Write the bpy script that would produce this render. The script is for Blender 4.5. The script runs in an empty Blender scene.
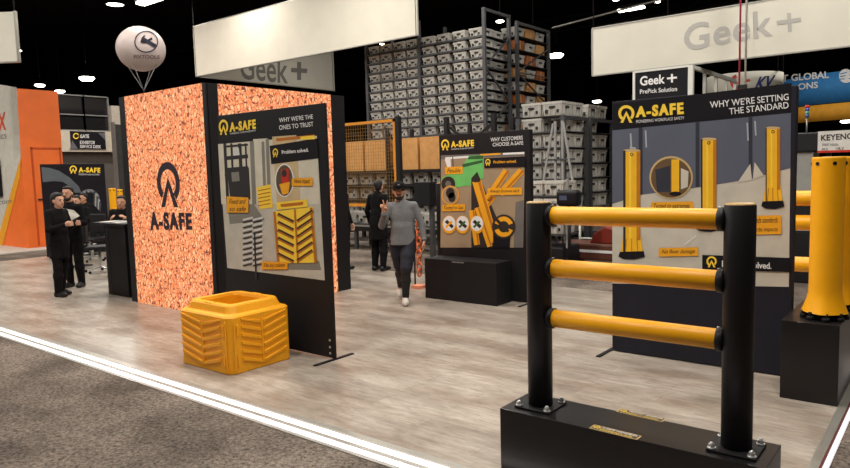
import bpy, math, random
import numpy as np
from mathutils import Vector, Matrix
random.seed(7)
S = bpy.context.scene
COL = S.collection
# ------------------------------------------------------------------ camera
CAM_Z, FPX = 1.82, 675.5
YAW, PIT, ROL = 0.673713, 0.0930441, -0.0268987
cy, sy, cp, sp = math.cos(YAW), math.sin(YAW), math.cos(PIT), math.sin(PIT)
FW = np.array([-sy*cp, cy*cp, -sp]); R0 = np.array([cy, sy, 0.]); U0 = np.cross(R0, FW)
RT = math.cos(ROL)*R0 + math.sin(ROL)*U0
UP = -math.sin(ROL)*R0 + math.cos(ROL)*U0
cam = bpy.data.cameras.new('camera'); cam.sensor_width = 36; cam.lens = FPX/850*36
cam.clip_end = 300
co = bpy.data.objects.new('camera', cam); COL.objects.link(co)
M = Matrix(((RT[0], UP[0], -FW[0], 0), (RT[1], UP[1], -FW[1], 0), (RT[2], UP[2], -FW[2], CAM_Z), (0, 0, 0, 1)))
co.matrix_world = M
S.camera = co
# ------------------------------------------------------------------ world, exposure
W = bpy.data.worlds.new('world'); S.world = W; W.use_nodes = True
W.node_tree.nodes['Background'].inputs[0].default_value = (.9, .85, .8, 1)
W.node_tree.nodes['Background'].inputs[1].default_value = .035
S.view_settings.view_transform = 'Standard'; S.view_settings.look = 'None'
S.view_settings.gamma = 1; S.view_settings.use_curve_mapping = False
S.view_settings.exposure = 0.0
LAMP_W = 270.0           # watts of one high bay lamp
LAMP_COL = (1.0, .96, .89)
PINK_E = 1.12             # strength of the backlit wall
STRIP_E = 1.15            # strength of the floor edge light

# a photo pixel seen on a vertical or horizontal plane (used for prints and sizes measured on the photograph)
def ray(x, y): return FW + (x-425)/FPX*RT - (y-234)/FPX*UP
def PY(x, y, Y): d = ray(x, y); return np.array([0, 0, CAM_Z]) + Y/d[1]*d
def PX(x, y, X): d = ray(x, y); return np.array([0, 0, CAM_Z]) + X/d[0]*d
def G(x, y, z=0.): d = ray(x, y); return np.array([0, 0, CAM_Z]) + (z-CAM_Z)/d[2]*d
def AT(x, y, dist): return np.array([0, 0, CAM_Z]) + dist*ray(x, y)

# ------------------------------------------------------------------ materials
def lin(c):
    return tuple((v/255/12.92 if v/255 <= .04045 else ((v/255+.055)/1.055)**2.4) for v in c)
MATS = {}
def mat(name, rgb, rough=.6, metal=0., var=.08, scale=6., bump=0., emit=None, es=1., spec=.5):
    if name in MATS: return MATS[name]
    m = bpy.data.materials.new(name); m.use_nodes = True
    nt = m.node_tree; b = nt.nodes['Principled BSDF']
    c = lin(rgb)
    tc = nt.nodes.new('ShaderNodeTexCoord')
    nz = nt.nodes.new('ShaderNodeTexNoise'); nz.inputs['Scale'].default_value = scale; nz.inputs['Detail'].default_value = 4
    nt.links.new(tc.outputs['Object'], nz.inputs['Vector'])
    rp = nt.nodes.new('ShaderNodeValToRGB')
    rp.color_ramp.elements[0].position = .3; rp.color_ramp.elements[1].position = .7
    rp.color_ramp.elements[0].color = (*[v*(1-var) for v in c], 1)
    rp.color_ramp.elements[1].color = (*[min(1, v*(1+var)) for v in c], 1)
    nt.links.new(nz.outputs['Fac'], rp.inputs['Fac'])
    nt.links.new(rp.outputs['Color'], b.inputs['Base Color'])
    b.inputs['Roughness'].default_value = rough; b.inputs['Metallic'].default_value = metal
    b.inputs['Specular IOR Level'].default_value = spec
    if bump:
        bp = nt.nodes.new('ShaderNodeBump'); bp.inputs['Strength'].default_value = bump; bp.inputs['Distance'].default_value = .01
        nt.links.new(nz.outputs['Fac'], bp.inputs['Height']); nt.links.new(bp.outputs['Normal'], b.inputs['Normal'])
    if emit:
        b.inputs['Emission Color'].default_value = (*lin(emit), 1); b.inputs['Emission Strength'].default_value = es
    MATS[name] = m
    return m

def mat_floor():
    m = bpy.data.materials.new('vinyl planks'); m.use_nodes = True; nt = m.node_tree; b = nt.nodes['Principled BSDF']
    N = nt.nodes.new; L = nt.links.new
    tc = N('ShaderNodeTexCoord')
    mp = N('ShaderNodeMapping'); L(tc.outputs['Object'], mp.inputs[0])
    br = N('ShaderNodeTexBrick'); L(mp.outputs[0], br.inputs['Vector'])
    br.inputs['Scale'].default_value = 1; br.inputs['Brick Width'].default_value = 1.2; br.inputs['Row Height'].default_value = .18
    br.inputs['Mortar Size'].default_value = .0015; br.inputs['Mortar Smooth'].default_value = .3
    br.inputs['Color1'].default_value = (*lin((186, 176, 164)), 1); br.inputs['Color2'].default_value = (*lin((170, 160, 149)), 1)
    br.inputs['Mortar'].default_value = (*lin((128, 118, 108)), 1)
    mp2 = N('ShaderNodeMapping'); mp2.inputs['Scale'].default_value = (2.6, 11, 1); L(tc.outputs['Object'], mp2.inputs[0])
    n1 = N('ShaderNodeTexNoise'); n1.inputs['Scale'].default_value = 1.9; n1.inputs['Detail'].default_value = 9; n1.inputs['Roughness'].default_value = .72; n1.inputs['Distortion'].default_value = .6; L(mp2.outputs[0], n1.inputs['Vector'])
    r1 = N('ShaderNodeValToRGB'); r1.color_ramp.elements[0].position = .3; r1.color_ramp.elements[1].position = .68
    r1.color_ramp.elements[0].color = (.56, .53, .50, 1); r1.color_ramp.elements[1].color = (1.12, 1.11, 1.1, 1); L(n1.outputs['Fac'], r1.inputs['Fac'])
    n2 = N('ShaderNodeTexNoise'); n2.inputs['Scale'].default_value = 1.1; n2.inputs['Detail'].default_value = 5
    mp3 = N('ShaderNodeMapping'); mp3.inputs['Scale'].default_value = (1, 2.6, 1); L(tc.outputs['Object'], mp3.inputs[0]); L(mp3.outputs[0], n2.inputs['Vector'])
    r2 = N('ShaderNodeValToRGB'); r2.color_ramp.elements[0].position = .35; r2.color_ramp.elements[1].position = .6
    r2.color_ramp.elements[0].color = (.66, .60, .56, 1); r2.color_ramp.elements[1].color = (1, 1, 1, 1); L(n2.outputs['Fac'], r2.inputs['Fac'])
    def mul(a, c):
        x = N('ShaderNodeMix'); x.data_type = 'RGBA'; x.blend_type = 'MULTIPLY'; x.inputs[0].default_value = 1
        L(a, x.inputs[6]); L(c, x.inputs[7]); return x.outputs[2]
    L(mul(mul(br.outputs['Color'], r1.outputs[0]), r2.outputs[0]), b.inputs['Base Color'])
    b.inputs['Roughness'].default_value = .34; b.inputs['Specular IOR Level'].default_value = .5
    bp = N('ShaderNodeBump'); bp.inputs['Strength'].default_value = .15; bp.inputs['Distance'].default_value = .004
    L(n1.outputs['Fac'], bp.inputs['Height']); L(bp.outputs['Normal'], b.inputs['Normal'])
    return m

def mat_carpet():
    m = bpy.data.materials.new('carpet'); m.use_nodes = True; nt = m.node_tree; b = nt.nodes['Principled BSDF']
    N = nt.nodes.new; L = nt.links.new
    tc = N('ShaderNodeTexCoord')
    n1 = N('ShaderNodeTexNoise'); n1.inputs['Scale'].default_value = 34; n1.inputs['Detail'].default_value = 8; n1.inputs['Roughness'].default_value = .85; L(tc.outputs['Object'], n1.inputs['Vector'])
    r1 = N('ShaderNodeValToRGB'); r1.color_ramp.elements[0].position = .36; r1.color_ramp.elements[1].position = .66
    r1.color_ramp.elements[0].color = (*lin((40, 36, 34)), 1); r1.color_ramp.elements[1].color = (*lin((160, 148, 138)), 1); L(n1.outputs['Fac'], r1.inputs['Fac'])
    n2 = N('ShaderNodeTexNoise'); n2.inputs['Scale'].default_value = 1.3; n2.inputs['Detail'].default_value = 5; L(tc.outputs['Object'], n2.inputs['Vector'])
    r2 = N('ShaderNodeValToRGB'); r2.color_ramp.elements[0].position = .38; r2.color_ramp.elements[1].position = .62
    r2.color_ramp.elements[0].color = (.55, .52, .5, 1); r2.color_ramp.elements[1].color = (1.1, 1.05, 1., 1); L(n2.outputs['Fac'], r2.inputs['Fac'])
    x = N('ShaderNodeMix'); x.data_type = 'RGBA'; x.blend_type = 'MULTIPLY'; x.inputs[0].default_value = 1
    L(r1.outputs[0], x.inputs[6]); L(r2.outputs[0], x.inputs[7]); L(x.outputs[2], b.inputs['Base Color'])
    b.inputs['Roughness'].default_value = .95; b.inputs['Specular IOR Level'].default_value = .1
    bp = N('ShaderNodeBump'); bp.inputs['Strength'].default_value = .8; bp.inputs['Distance'].default_value = .01
    L(n1.outputs['Fac'], bp.inputs['Height']); L(bp.outputs['Normal'], b.inputs['Normal'])
    return m

def mat_pink():
    m = bpy.data.materials.new('backlit pebble print'); m.use_nodes = True; nt = m.node_tree; b = nt.nodes['Principled BSDF']
    N = nt.nodes.new; L = nt.links.new
    tc = N('ShaderNodeTexCoord')
    mp = N('ShaderNodeMapping'); mp.inputs['Scale'].default_value = (1.25, 1.25, .8); mp.inputs['Rotation'].default_value = (.3, .5, .2); L(tc.outputs['Object'], mp.inputs[0])
    nz = N('ShaderNodeTexNoise'); nz.inputs['Scale'].default_value = 11; nz.inputs['Detail'].default_value = 2; L(tc.outputs['Object'], nz.inputs['Vector'])
    ad = N('ShaderNodeMix'); ad.data_type = 'RGBA'; ad.blend_type = 'LINEAR_LIGHT'; ad.inputs[0].default_value = .06
    L(mp.outputs[0], ad.inputs[6]); L(nz.outputs['Color'], ad.inputs[7])
    v = N('ShaderNodeTexVoronoi'); v.feature = 'DISTANCE_TO_EDGE'; v.inputs['Scale'].default_value = 18; L(ad.outputs[2], v.inputs['Vector'])
    v2 = N('ShaderNodeTexVoronoi'); v2.feature = 'F1'; v2.inputs['Scale'].default_value = 18; L(ad.outputs[2], v2.inputs['Vector'])
    r = N('ShaderNodeValToRGB'); e = r.color_ramp.elements
    e[0].position = .0; e[0].color = (*lin((238, 124, 78)), 1); e[1].position = .34; e[1].color = (*lin((255, 206, 156)), 1)
    k = e.new(.15); k.color = (*lin((252, 172, 116)), 1)
    L(v.outputs['Distance'], r.inputs['Fac'])
    sx = N('ShaderNodeSeparateColor'); L(v2.outputs['Color'], sx.inputs[0])
    r2 = N('ShaderNodeValToRGB'); r2.color_ramp.elements[0].color = (*lin((244, 212, 190)), 1); r2.color_ramp.elements[1].color = (1, 1, 1, 1)
    L(sx.outputs[0], r2.inputs['Fac'])
    x0 = N('ShaderNodeMix'); x0.data_type = 'RGBA'; x0.blend_type = 'MULTIPLY'; x0.inputs[0].default_value = 1
    L(r.outputs[0], x0.inputs[6]); L(r2.outputs[0], x0.inputs[7])
    n3 = N('ShaderNodeTexNoise'); n3.inputs['Scale'].default_value = 16; n3.inputs['Detail'].default_value = 1; L(tc.outputs['Object'], n3.inputs['Vector'])
    m1 = N('ShaderNodeMath'); m1.operation = 'MULTIPLY_ADD'; m1.inputs[1].default_value = -.55; m1.inputs[2].default_value = .325; L(n3.outputs['Fac'], m1.inputs[0])
    m2 = N('ShaderNodeMath'); m2.operation = 'SUBTRACT'; L(m1.outputs[0], m2.inputs[0]); L(v.outputs['Distance'], m2.inputs[1])
    r3 = N('ShaderNodeValToRGB'); r3.color_ramp.elements[0].position = 0; r3.color_ramp.elements[1].position = .045
    r3.color_ramp.elements[0].color = (0, 0, 0, 1); r3.color_ramp.elements[1].color = (1, 1, 1, 1); L(m2.outputs[0], r3.inputs['Fac'])
    x = N('ShaderNodeMix'); x.data_type = 'RGBA'; L(r3.outputs[0], x.inputs[0]); L(x0.outputs[2], x.inputs[6]); x.inputs[7].default_value = (*lin((128, 50, 34)), 1)
    b.inputs['Base Color'].default_value = (.02, .02, .02, 1); b.inputs['Roughness'].default_value = .6
    L(x.outputs[2], b.inputs['Emission Color']); b.inputs['Emission Strength'].default_value = PINK_E
    return m

BLACK = mat('black powder coat', (25, 22, 25), .5, spec=.25)
BLACKM = mat('matt black laminate', (24, 22, 25), .55, spec=.3)
GLOSSB = mat('satin black laminate', (26, 23, 24), .3, spec=.45)
PRINTK = mat('black print', (24, 21, 27), .6, spec=.2)
YEL = mat('yellow polymer', (251, 174, 6), .42, var=.04)
ORG = mat('orange yellow plastic', (246, 168, 10), .5, var=.03, scale=30)
STEEL = mat('bright steel', (206, 206, 204), .38, .8)
RACKM = mat('dark grey rack steel', (78, 78, 80), .5, .3)
DARKM = mat('dark steel', (34, 33, 36), .5, .4)
TOTE = mat('grey tote plastic', (194, 190, 182), .55, var=.06)
TOTED = mat('dark hole', (40, 38, 38), .8)
WHITE = mat('white paint', (222, 220, 212), .5, var=.04)
PRW = mat('white print', (236, 234, 232), .6, var=.01)
PRY = mat('yellow print', (255, 214, 62), .6, var=.01)
PRA = mat('amber print', (244, 168, 20), .6, var=.03)
INK = mat('dark ink', (40, 30, 24), .7)
FABRIC = mat('white banner fabric', (214, 209, 194), .85, var=.03, scale=2)
FABTXT = mat('pale grey print', (176, 172, 166), .85, var=.02)
GREYTX = mat('grey print', (128, 124, 118), .85, var=.02)
CARD = mat('cardboard', (206, 150, 88), .8, var=.1)
ORANGE = mat('orange panel', (246, 116, 42), .55, var=.06, scale=2)
RED = mat('red paint', (196, 44, 26), .5)
BLUE = mat('blue fabric', (30, 92, 150), .7)
LAMPM = mat('lamp diffuser', (255, 250, 240), .5, emit=(255, 246, 226), es=14)
STRIPM = mat('strip diffuser', (250, 248, 246), .5, emit=(255, 238, 232), es=STRIP_E)
STRIPM2 = mat('strip diffuser soft', (250, 248, 246), .5, emit=(250, 240, 245), es=STRIP_E*.7)
ALU = mat('brushed aluminium', (168, 164, 156), .4, .6)

# ------------------------------------------------------------------ mesh builder
class MB:
    def __init__(s): s.v = []; s.f = []; s.m = []; s.s = []
    def add(s, vs, fs, mi=0, smooth=False):
        o = len(s.v); s.v += [tuple(map(float, p)) for p in vs]
        for f in fs: s.f.append(tuple(i+o for i in f)); s.m.append(mi); s.s.append(smooth)
    def box(s, a, b, mi=0):
        x0, y0, z0 = a; x1, y1, z1 = b
        s.add([(x0,y0,z0),(x1,y0,z0),(x1,y1,z0),(x0,y1,z0),(x0,y0,z1),(x1,y0,z1),(x1,y1,z1),(x0,y1,z1)],
              [(3,2,1,0),(4,5,6,7),(0,1,5,4),(1,2,6,5),(2,3,7,6),(3,0,4,7)], mi)
        return s
    def bar(s, p, q, w, h=None, mi=0, up=(0, 0, 1)):
        h = h or w; p = Vector(p); q = Vector(q); d = (q-p).normalized(); u = Vector(up)
        if abs(d.dot(u)) > .98: u = Vector((1, 0, 0))
        a = d.cross(u).normalized(); b = a.cross(d)
        vs = [c + a*i*w/2 + b*j*h/2 for c in (p, q) for i, j in ((-1,-1),(1,-1),(1,1),(-1,1))]
        s.add(vs, [(3,2,1,0),(4,5,6,7),(0,1,5,4),(1,2,6,5),(2,3,7,6),(3,0,4,7)], mi); return s
    def cyl(s, p, q, r, r2=None, n=20, mi=0, caps=True, smooth=True):
        r2 = r if r2 is None else r2; p = Vector(p); q = Vector(q); d = (q-p).normalized()
        u = Vector((0, 0, 1)) if abs(d.z) < .9 else Vector((1, 0, 0)); a = d.cross(u).normalized(); b = d.cross(a)
        vs = []
        for c, rr in ((p, r), (q, r2)):
            vs += [c + (a*math.cos(t) + b*math.sin(t))*rr for t in [2*math.pi*i/n for i in range(n)]]
        s.add(vs, [(i, (i+1) % n, n+(i+1) % n, n+i) for i in range(n)], mi, smooth)
        if caps:
            o = len(s.v)-2*n
            s.f.append(tuple(range(o+n-1, o-1, -1))); s.m.append(mi); s.s.append(False)
            s.f.append(tuple(range(o+n, o+2*n))); s.m.append(mi); s.s.append(False)
        return s
    def lathe(s, prof, c=(0, 0, 0), n=28, mi=0, smooth=True, fr=None):
        vs = []; k = len(prof)
        for i in range(n):
            t = 2*math.pi*i/n
            for r, z in prof:
                rr = r*(fr(t, z) if fr else 1)
                vs.append((c[0]+rr*math.cos(t), c[1]+rr*math.sin(t), c[2]+z))
        s.add(vs, [(i*k+j, ((i+1) % n)*k+j, ((i+1) % n)*k+j+1, i*k+j+1) for i in range(n) for j in range(k-1)], mi, smooth)
        return s
    def tube(s, pts, r, n=10, mi=0, closed=False):
        pts = [Vector(p) for p in pts]; vs = []; k = len(pts)
        for i, p in enumerate(pts):
            d = (pts[(i+1) % k]-pts[i-1] if closed else pts[min(i+1, k-1)]-pts[max(i-1, 0)]).normalized()
            u = Vector((0, 0, 1)) if abs(d.z) < .95 else Vector((1, 0, 0)); a = d.cross(u).normalized(); b = a.cross(d)
            rr = r[i] if isinstance(r, (list, tuple)) else r
            vs += [p + (a*math.cos(t)+b*math.sin(t))*rr for t in [2*math.pi*j/n for j in range(n)]]
        fs = []
        for i in range(k if closed else k-1):
            for j in range(n): fs.append((i*n+j, i*n+(j+1) % n, ((i+1) % k)*n+(j+1) % n, ((i+1) % k)*n+j))
        if not closed: fs += [tuple(range(n-1, -1, -1)), tuple(range((k-1)*n, k*n))]
        s.add(vs, fs, mi, True); return s
    def ell(s, c, r, n=20, mi=0):
        c = Vector(c); vs = []; m = n//2
        for i in range(m+1):
            ph = math.pi*i/m
            for j in range(n):
                t = 2*math.pi*j/n
                vs.append((c.x+r[0]*math.sin(ph)*math.cos(t), c.y+r[1]*math.sin(ph)*math.sin(t), c.z+r[2]*math.cos(ph)))
        s.add(vs, [(i*n+j, (i+1)*n+j, (i+1)*n+(j+1) % n, i*n+(j+1) % n) for i in range(m) for j in range(n)], mi, True); return s
    def prism(s, poly, h, frame, mi=0):      # poly in the frame's plane, raised by h along its normal
        n = len(poly)
        vs = [frame(x, y, 0) for x, y in poly] + [frame(x, y, h) for x, y in poly]
        s.add(vs, [tuple(range(n-1, -1, -1)), tuple(range(n, 2*n))] + [(i, (i+1) % n, n+(i+1) % n, n+i) for i in range(n)], mi); return s
    def build(s, name, mats, parent=None, bevel=0., seg=2, loc=None):
        me = bpy.data.meshes.new(name); me.from_pydata(s.v, [], s.f)
        for m in (mats if isinstance(mats, (list, tuple)) else [mats]): me.materials.append(m)
        me.polygons.foreach_set('material_index', s.m); me.polygons.foreach_set('use_smooth', s.s); me.update()
        o = bpy.data.objects.new(name, me); COL.objects.link(o)
        if parent: o.parent = parent
        if loc is not None: o.location = loc
        if bevel:
            b = o.modifiers.new('bevel', 'BEVEL'); b.width = bevel; b.segments = seg; b.limit_method = 'ANGLE'; b.angle_limit = .7
        return o

USED = set()
def tag(o, label=None, cat=None, group=None, kind=None):
    if label: o['label'] = label
    if cat: o['category'] = cat
    if group: o['group'] = group
    if kind: o['kind'] = kind
    return o
def thing(name, label, cat, loc=(0, 0, 0), rz=0., group=None):
    o = bpy.data.objects.new(name, None); o.empty_display_size = .1; COL.objects.link(o)
    o.location = tuple(map(float, loc)); o.rotation_euler = (0, 0, rz)
    return tag(o, label, cat, group)
def copy_tree(o, parent=None):
    c = o.copy(); COL.objects.link(c)
    if parent: c.parent = parent
    for ch in list(o.children): copy_tree(ch, c)
    return c
def struct(o): o['kind'] = 'structure'; return o

# text -> flat 2D mesh
def text2d(s, bold=0., shear=0., space=1.):
    cu = bpy.data.curves.new('t', 'FONT'); cu.body = s; cu.size = 1; cu.offset = bold; cu.shear = shear; cu.space_character = space
    cu.resolution_u = 4
    o = bpy.data.objects.new('t', cu); COL.objects.link(o)
    dg = bpy.context.evaluated_depsgraph_get(); dg.update()
    me = bpy.data.meshes.new_from_object(o.evaluated_get(dg))
    v = np.array([p.co[:2] for p in me.vertices]); f = [tuple(p.vertices) for p in me.polygons]
    bpy.data.objects.remove(o); bpy.data.curves.remove(cu); bpy.data.meshes.remove(me)
    if len(v) == 0: return v, f
    mn = v.min(0); mx = v.max(0)
    return (v-mn)/np.maximum(mx-mn, 1e-6), f
class Sheet:
    """prints on a flat sheet: points are mapped by pt(x, y) -> base point on the sheet, lifted along n by layers."""
    def __init__(s, mb, pt, n, base, lift=.0012, off=(0, 0, 0)):
        s.mb = mb; s.pt = pt; s.n = np.array(n, float); s.k = base; s.lift = lift; s.off = np.array(off, float)
    def P(s, x, y, k): return np.array(s.pt(x, y)) - s.off + s.n*(s.k + s.lift*k)
    def poly(s, pts, mi, k=1): s.mb.add([s.P(x, y, k) for x, y in pts], [tuple(range(len(pts)))], mi)
    def quad(s, x0, y0, x1, y1, mi, k=1): s.poly([(x0, y0), (x1, y0), (x1, y1), (x0, y1)], mi, k)
    def ell(s, cx, cy_, rx, ry, mi, k=1, n=28, a0=0, a1=360):
        s.poly([(cx+rx*math.cos(math.radians(a0+(a1-a0)*i/n)), cy_+ry*math.sin(math.radians(a0+(a1-a0)*i/n))) for i in range(n + (0 if a1-a0 == 360 else 1))], mi, k)
    def ring(s, cx, cy_, rx, ry, w, mi, k=1, a0=0, a1=360, n=30):
        vs = []; 
        for i in range(n+1):
            t = math.radians(a0+(a1-a0)*i/n)
            vs += [s.P(cx+rx*math.cos(t), cy_+ry*math.sin(t), k), s.P(cx+(rx-w)*math.cos(t), cy_+(ry-w*ry/rx)*math.sin(t), k)]
        s.mb.add(vs, [(2*i, 2*i+1, 2*i+3, 2*i+2) for i in range(n)], mi)
    def line(s, x0, y0, x1, y1, w, mi, k=1):
        d = np.array([x1-x0, y1-y0], float); nrm = np.array([-d[1], d[0]])/np.hypot(*d)*w/2
        s.poly([(x0+nrm[0], y0+nrm[1]), (x0-nrm[0], y0-nrm[1]), (x1-nrm[0], y1-nrm[1]), (x1+nrm[0], y1+nrm[1])], mi, k)
    def text(s, t, corners, mi, k=2, bold=0., shear=0., space=1., heavy=0.):
        if heavy:      # thick strokes: the same letters set again a hair to each side
            d = (np.array(corners[1], float)-np.array(corners[0], float))*heavy
            for i, g in enumerate((-1, 1)): s.text(t, [np.array(q, float)+d*g for q in corners], mi, k+.5*(i+1), bold, shear, space)
        # corners: lower-left, lower-right, upper-right, upper-left in sheet coordinates
        v, f = text2d(t, bold, shear, space)
        c = [np.array(q, float) for q in corners]
        vs = []
        for a, b in v:
            q = (c[0]*(1-a)+c[1]*a)*(1-b) + (c[3]*(1-a)+c[2]*a)*b
            vs.append(s.P(q[0], q[1], k))
        s.mb.add(vs, f, mi)
    def box_text(s, t, x0, y0, x1, y1, mi, k=2, **kw):
        s.text(t, [(x0, y0), (x1, y0), (x1, y1), (x0, y1)], mi, k, **kw)
    def logo(s, x, y, h, mi, k=2, sx=1.):
        # x,y centre of ring; h total height. open ring with flared legs and a caret inside (v grows upward)
        r = h*.463; w = h*.163
        a = [(x+sx*r*math.cos(math.radians(t)), y+r*math.sin(math.radians(t))) for t in range(-52, 233, 9)]
        b = [(x+sx*(r-w)*math.cos(math.radians(t)), y+(r-w)*math.sin(math.radians(t))) for t in range(-52, 233, 9)]
        vs = []
        for p, q in zip(a, b): vs += [s.P(*p, k), s.P(*q, k)]
        s.mb.add(vs, [(2*i, 2*i+1, 2*i+3, 2*i+2) for i in range(len(a)-1)], mi)
        for g in (-sx, sx):
            s.poly([(x, y+h*.13), (x, y-h*.115), (x+g*h*.18, y-h*.537), (x+g*h*.35, y-h*.537)], mi, k+.3)

# ------------------------------------------------------------------ setting
HF = -.035                 # hall carpet level; the stand floor is z = 0
EX, EY, BY, LX = -.607, 3.21, 9.25, -17.4      # right edge, front edge, back edge, left edge of the stand floor
CARPET = mat_carpet(); VINYL = mat_floor(); PINK = mat_pink()
CEIL = mat('black ceiling', (40, 33, 36), .95, spec=.1)
DWALL = mat('black hall wall', (32, 27, 29), .9, spec=.1)
struct(MB().box((-70, -6, HF-.1), (12, 92, HF)).build('floor', CARPET))
struct(MB().box((-70, -6, 11.5), (12, 92, 11.7)).build('ceiling', CEIL))
struct(MB().box((-70.2, -6, HF), (-70, 92, 11.5)).build('wall_left', DWALL))
struct(MB().box((-70, 92, HF), (12, 92.2, 11.5)).build('wall_back', DWALL))
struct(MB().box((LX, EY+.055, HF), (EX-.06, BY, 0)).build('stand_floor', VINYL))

# light strip round the stand floor
t = thing('edge_light_strip', 'glowing white light strip along the front and right edge of the stand floor', 'light strip', (EX, EY, 0))
FX0 = LX-EX
r_ = MB()
r_.box((FX0, .0, HF), (.0, .055, .003)); r_.box((FX0, -.09, HF), (.08, -.062, -.012)); r_.box((FX0, -.17, HF), (.09, -.14, HF+.006))
r_.box((-.06, .055, HF), (-.004, BY-EY, .003))
r_.build('metal_profile', ALU, t)
MB().box((FX0, -.062, HF), (0, .0, -.008)).build('diffuser', STRIPM, t)
MB().box((FX0, -.14, HF), (.0, -.090, -.02)).build('diffuser', STRIPM2, t)
MB().box((.008, -.066, HF), (.034, BY-EY, -.012)).build('diffuser', STRIPM2, t)
MB().box((-.004, .0, HF), (.008, BY-EY, .001)).build('red_seam', mat('dark red seam', (92, 40, 38), .6), t)

# ------------------------------------------------------------------ hall lamps
def high_bay(x, y, z, w=LAMP_W, label=None):
    t = thing('high_bay_lamp', label, 'ceiling lamp', (x, y, z), 0, 'lamps hanging over the stands')
    MB().lathe([(.06, .38), (.12, .34), (.14, .16), (.34, .03), (.36, 0), (.33, 0), (.3, .05)], n=24).build('housing', DARKM, t)
    MB().cyl((0, 0, .02), (0, 0, .035), .31, n=24).build('diffuser', LAMPM, t)
    MB().cyl((0, 0, .36), (0, 0, 11.5-z), .012, n=6).build('hanging_rod', DARKM, t)
    L = bpy.data.lights.new('lamp_light', 'AREA'); L.shape = 'DISK'; L.size = .6; L.energy = w; L.color = LAMP_COL
    o = bpy.data.objects.new('lamp_light', L); COL.objects.link(o); o.parent = t; o.location = (0, 0, -.01)
lp = AT(115, 5, 1.); lp = np.array([0, 0, CAM_Z])+(8.6-CAM_Z)/(lp[2]-CAM_Z)*(lp-np.array([0, 0, CAM_Z]))
for x, y, k in ((lp[0], lp[1], 1.6), (-15, 2, .8), (-9.5, 1, 1), (-4, 0, 1), (0.5, 2, 1), (-13, 7, .8), (-7.5, 6, 1), (-2.5, 5, 1), (2, 8, .8),
                (-19.5, .5, .9), (-23.5, -2.5, 3.2), (-17, 19.5, .8), (-4, 23, 1.1), (-21, 10.5, .9), (-13.5, 12, 1.), (-8, 12.5, 1), (-2, 11.5, .9), (-26, 4, .8), (-19, 13.5, .5)):  # among these, unseen lamps added to brighten the orange stand and far banners
    high_bay(x, y, 8.6, LAMP_W*k, 'round black high bay lamp hanging from the ceiling above the stands')
# ------------------------------------------------------------------ backlit tower
t = thing('backlit_tower', 'tall backlit display tower covered in a peach pebble pattern with a dark logo', 'display wall', (-9.5, 5.05, 0))
TH = 3.0
MB().box((-.16, .02, 0), (1.98, 2.44, TH)).box((-.16, 0, 0), (0, .03, TH)).box((1.93, 0, 0), (2.0, .03, TH)).box((1.97, .02, 0), (2.0, .18, TH)).box((1.97, 2.16, 0), (2.0, 2.44, TH)).build('frame', BLACKM, t)
MB().box((0, .0, .0), (1.93, .02, TH)).build('backlit_panel', PINK, t)
MB().box((1.98, .18, .0), (1.998, 2.16, TH)).build('backlit_panel', PINK, t)
NAVY = mat('dark navy print', (44, 30, 44), .6, var=.02)
mb = MB(); sh = Sheet(mb, lambda x, y: (x, 0, y), (0, -1, 0), .002)
# logo measured on the photograph
lx, lz = 1.02, 1.75
sh.logo(lx, lz, .615, 0, 1)
a = PY(151, 230, 5.05); b = PY(192.5, 230, 5.05); top = PY(192, 209.5, 5.05); a2 = PY(151, 213, 5.05)
sh.text('A-SAFE', [(a[0]+9.5, a[2]), (b[0]+9.5, b[2]+.0), (b[0]+9.5, a2[2]+.02), (a[0]+9.5, a2[2]+.02)], 0, 1, bold=.045, space=1.26, heavy=.008)
mb.build('logo', NAVY, t)

# ------------------------------------------------------------------ display boards
def sheet_on(mb, Y, base, org): return Sheet(mb, lambda x, y: PY(x, y, Y), (0, -1, 0), base, .0012, org)
def foot(mb, x, y0, y1): mb.box((x-.02, y0, 0), (x+.02, y1, .01))

# board with the column guard picture
Y1 = 4.49; OB = np.array([-5.615, Y1, 0.])
t = thing('display_board', 'black display board with forklift and column guard pictures behind the yellow guard', 'display board', OB)
MB().box((-.86, 0, .012), (.86, .028, 2.487)).build('frame', BLACKM, t, .004)
for x in (-.6, .85):
    fb = MB(); foot(fb, x, -.26, .26); fb.build('floor_bar', BLACK, t)
b3 = MB()
for z in (.06, .12, .19): b3.cyl((.8, -.006, z), (.8, .0, z), .012, n=10)
b3.build('bolt_heads', STEEL, t)
mats = [PRINTK, mat('print pale floor', (196, 190, 176), .6), mat('print wall', (214, 206, 186), .6), mat('print dark forklift', (38, 36, 38), .6), PRA, PRY, PRW,
        mat('print column', (206, 180, 136), .6), mat('print deep amber', (190, 110, 10), .6), RED, INK, mat('print mid grey', (132, 128, 118), .6), mat('print glass', (92, 72, 50), .6), mat('print white spring', (214, 214, 210), .6)]
def z5(x, y): return (215+x/2.4, 95+y/2.4)
mb = MB(); s = Sheet(mb, lambda x, y: PY(*z5(x, y), Y1), (0, -1, 0), .001, .0012, OB)
s.poly([(8, 118), (245, 98), (264, 445), (30, 415)], 1, 1)
s.poly([(8, 118), (245, 98), (252, 262), (16, 262)], 2, 2)
for x in (84, 112, 150): s.poly([(x, 112), (x+7, 111), (x+13, 262), (x+6, 262)], 11, 2.5)
s.poly([(92, 106), (126, 104), (129, 206), (97, 208)], 2, 2.2)
s.poly([(84, 112), (94, 111), (100, 262), (91, 264)], 11, 2.7); s.poly([(122, 106), (130, 105), (136, 262), (128, 264)], 11, 2.7)
for x0, x1, w in ((24, 32, 7), (40, 47, 5), (60, 67, 8), (74, 80, 4)): s.line(x0, 116, x1, 262, w, 3, 3)
for y in (122, 150, 176, 190): s.line(24, y+2, 80, y-3, 5 if y != 150 else 9, 3, 3.3)
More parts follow.
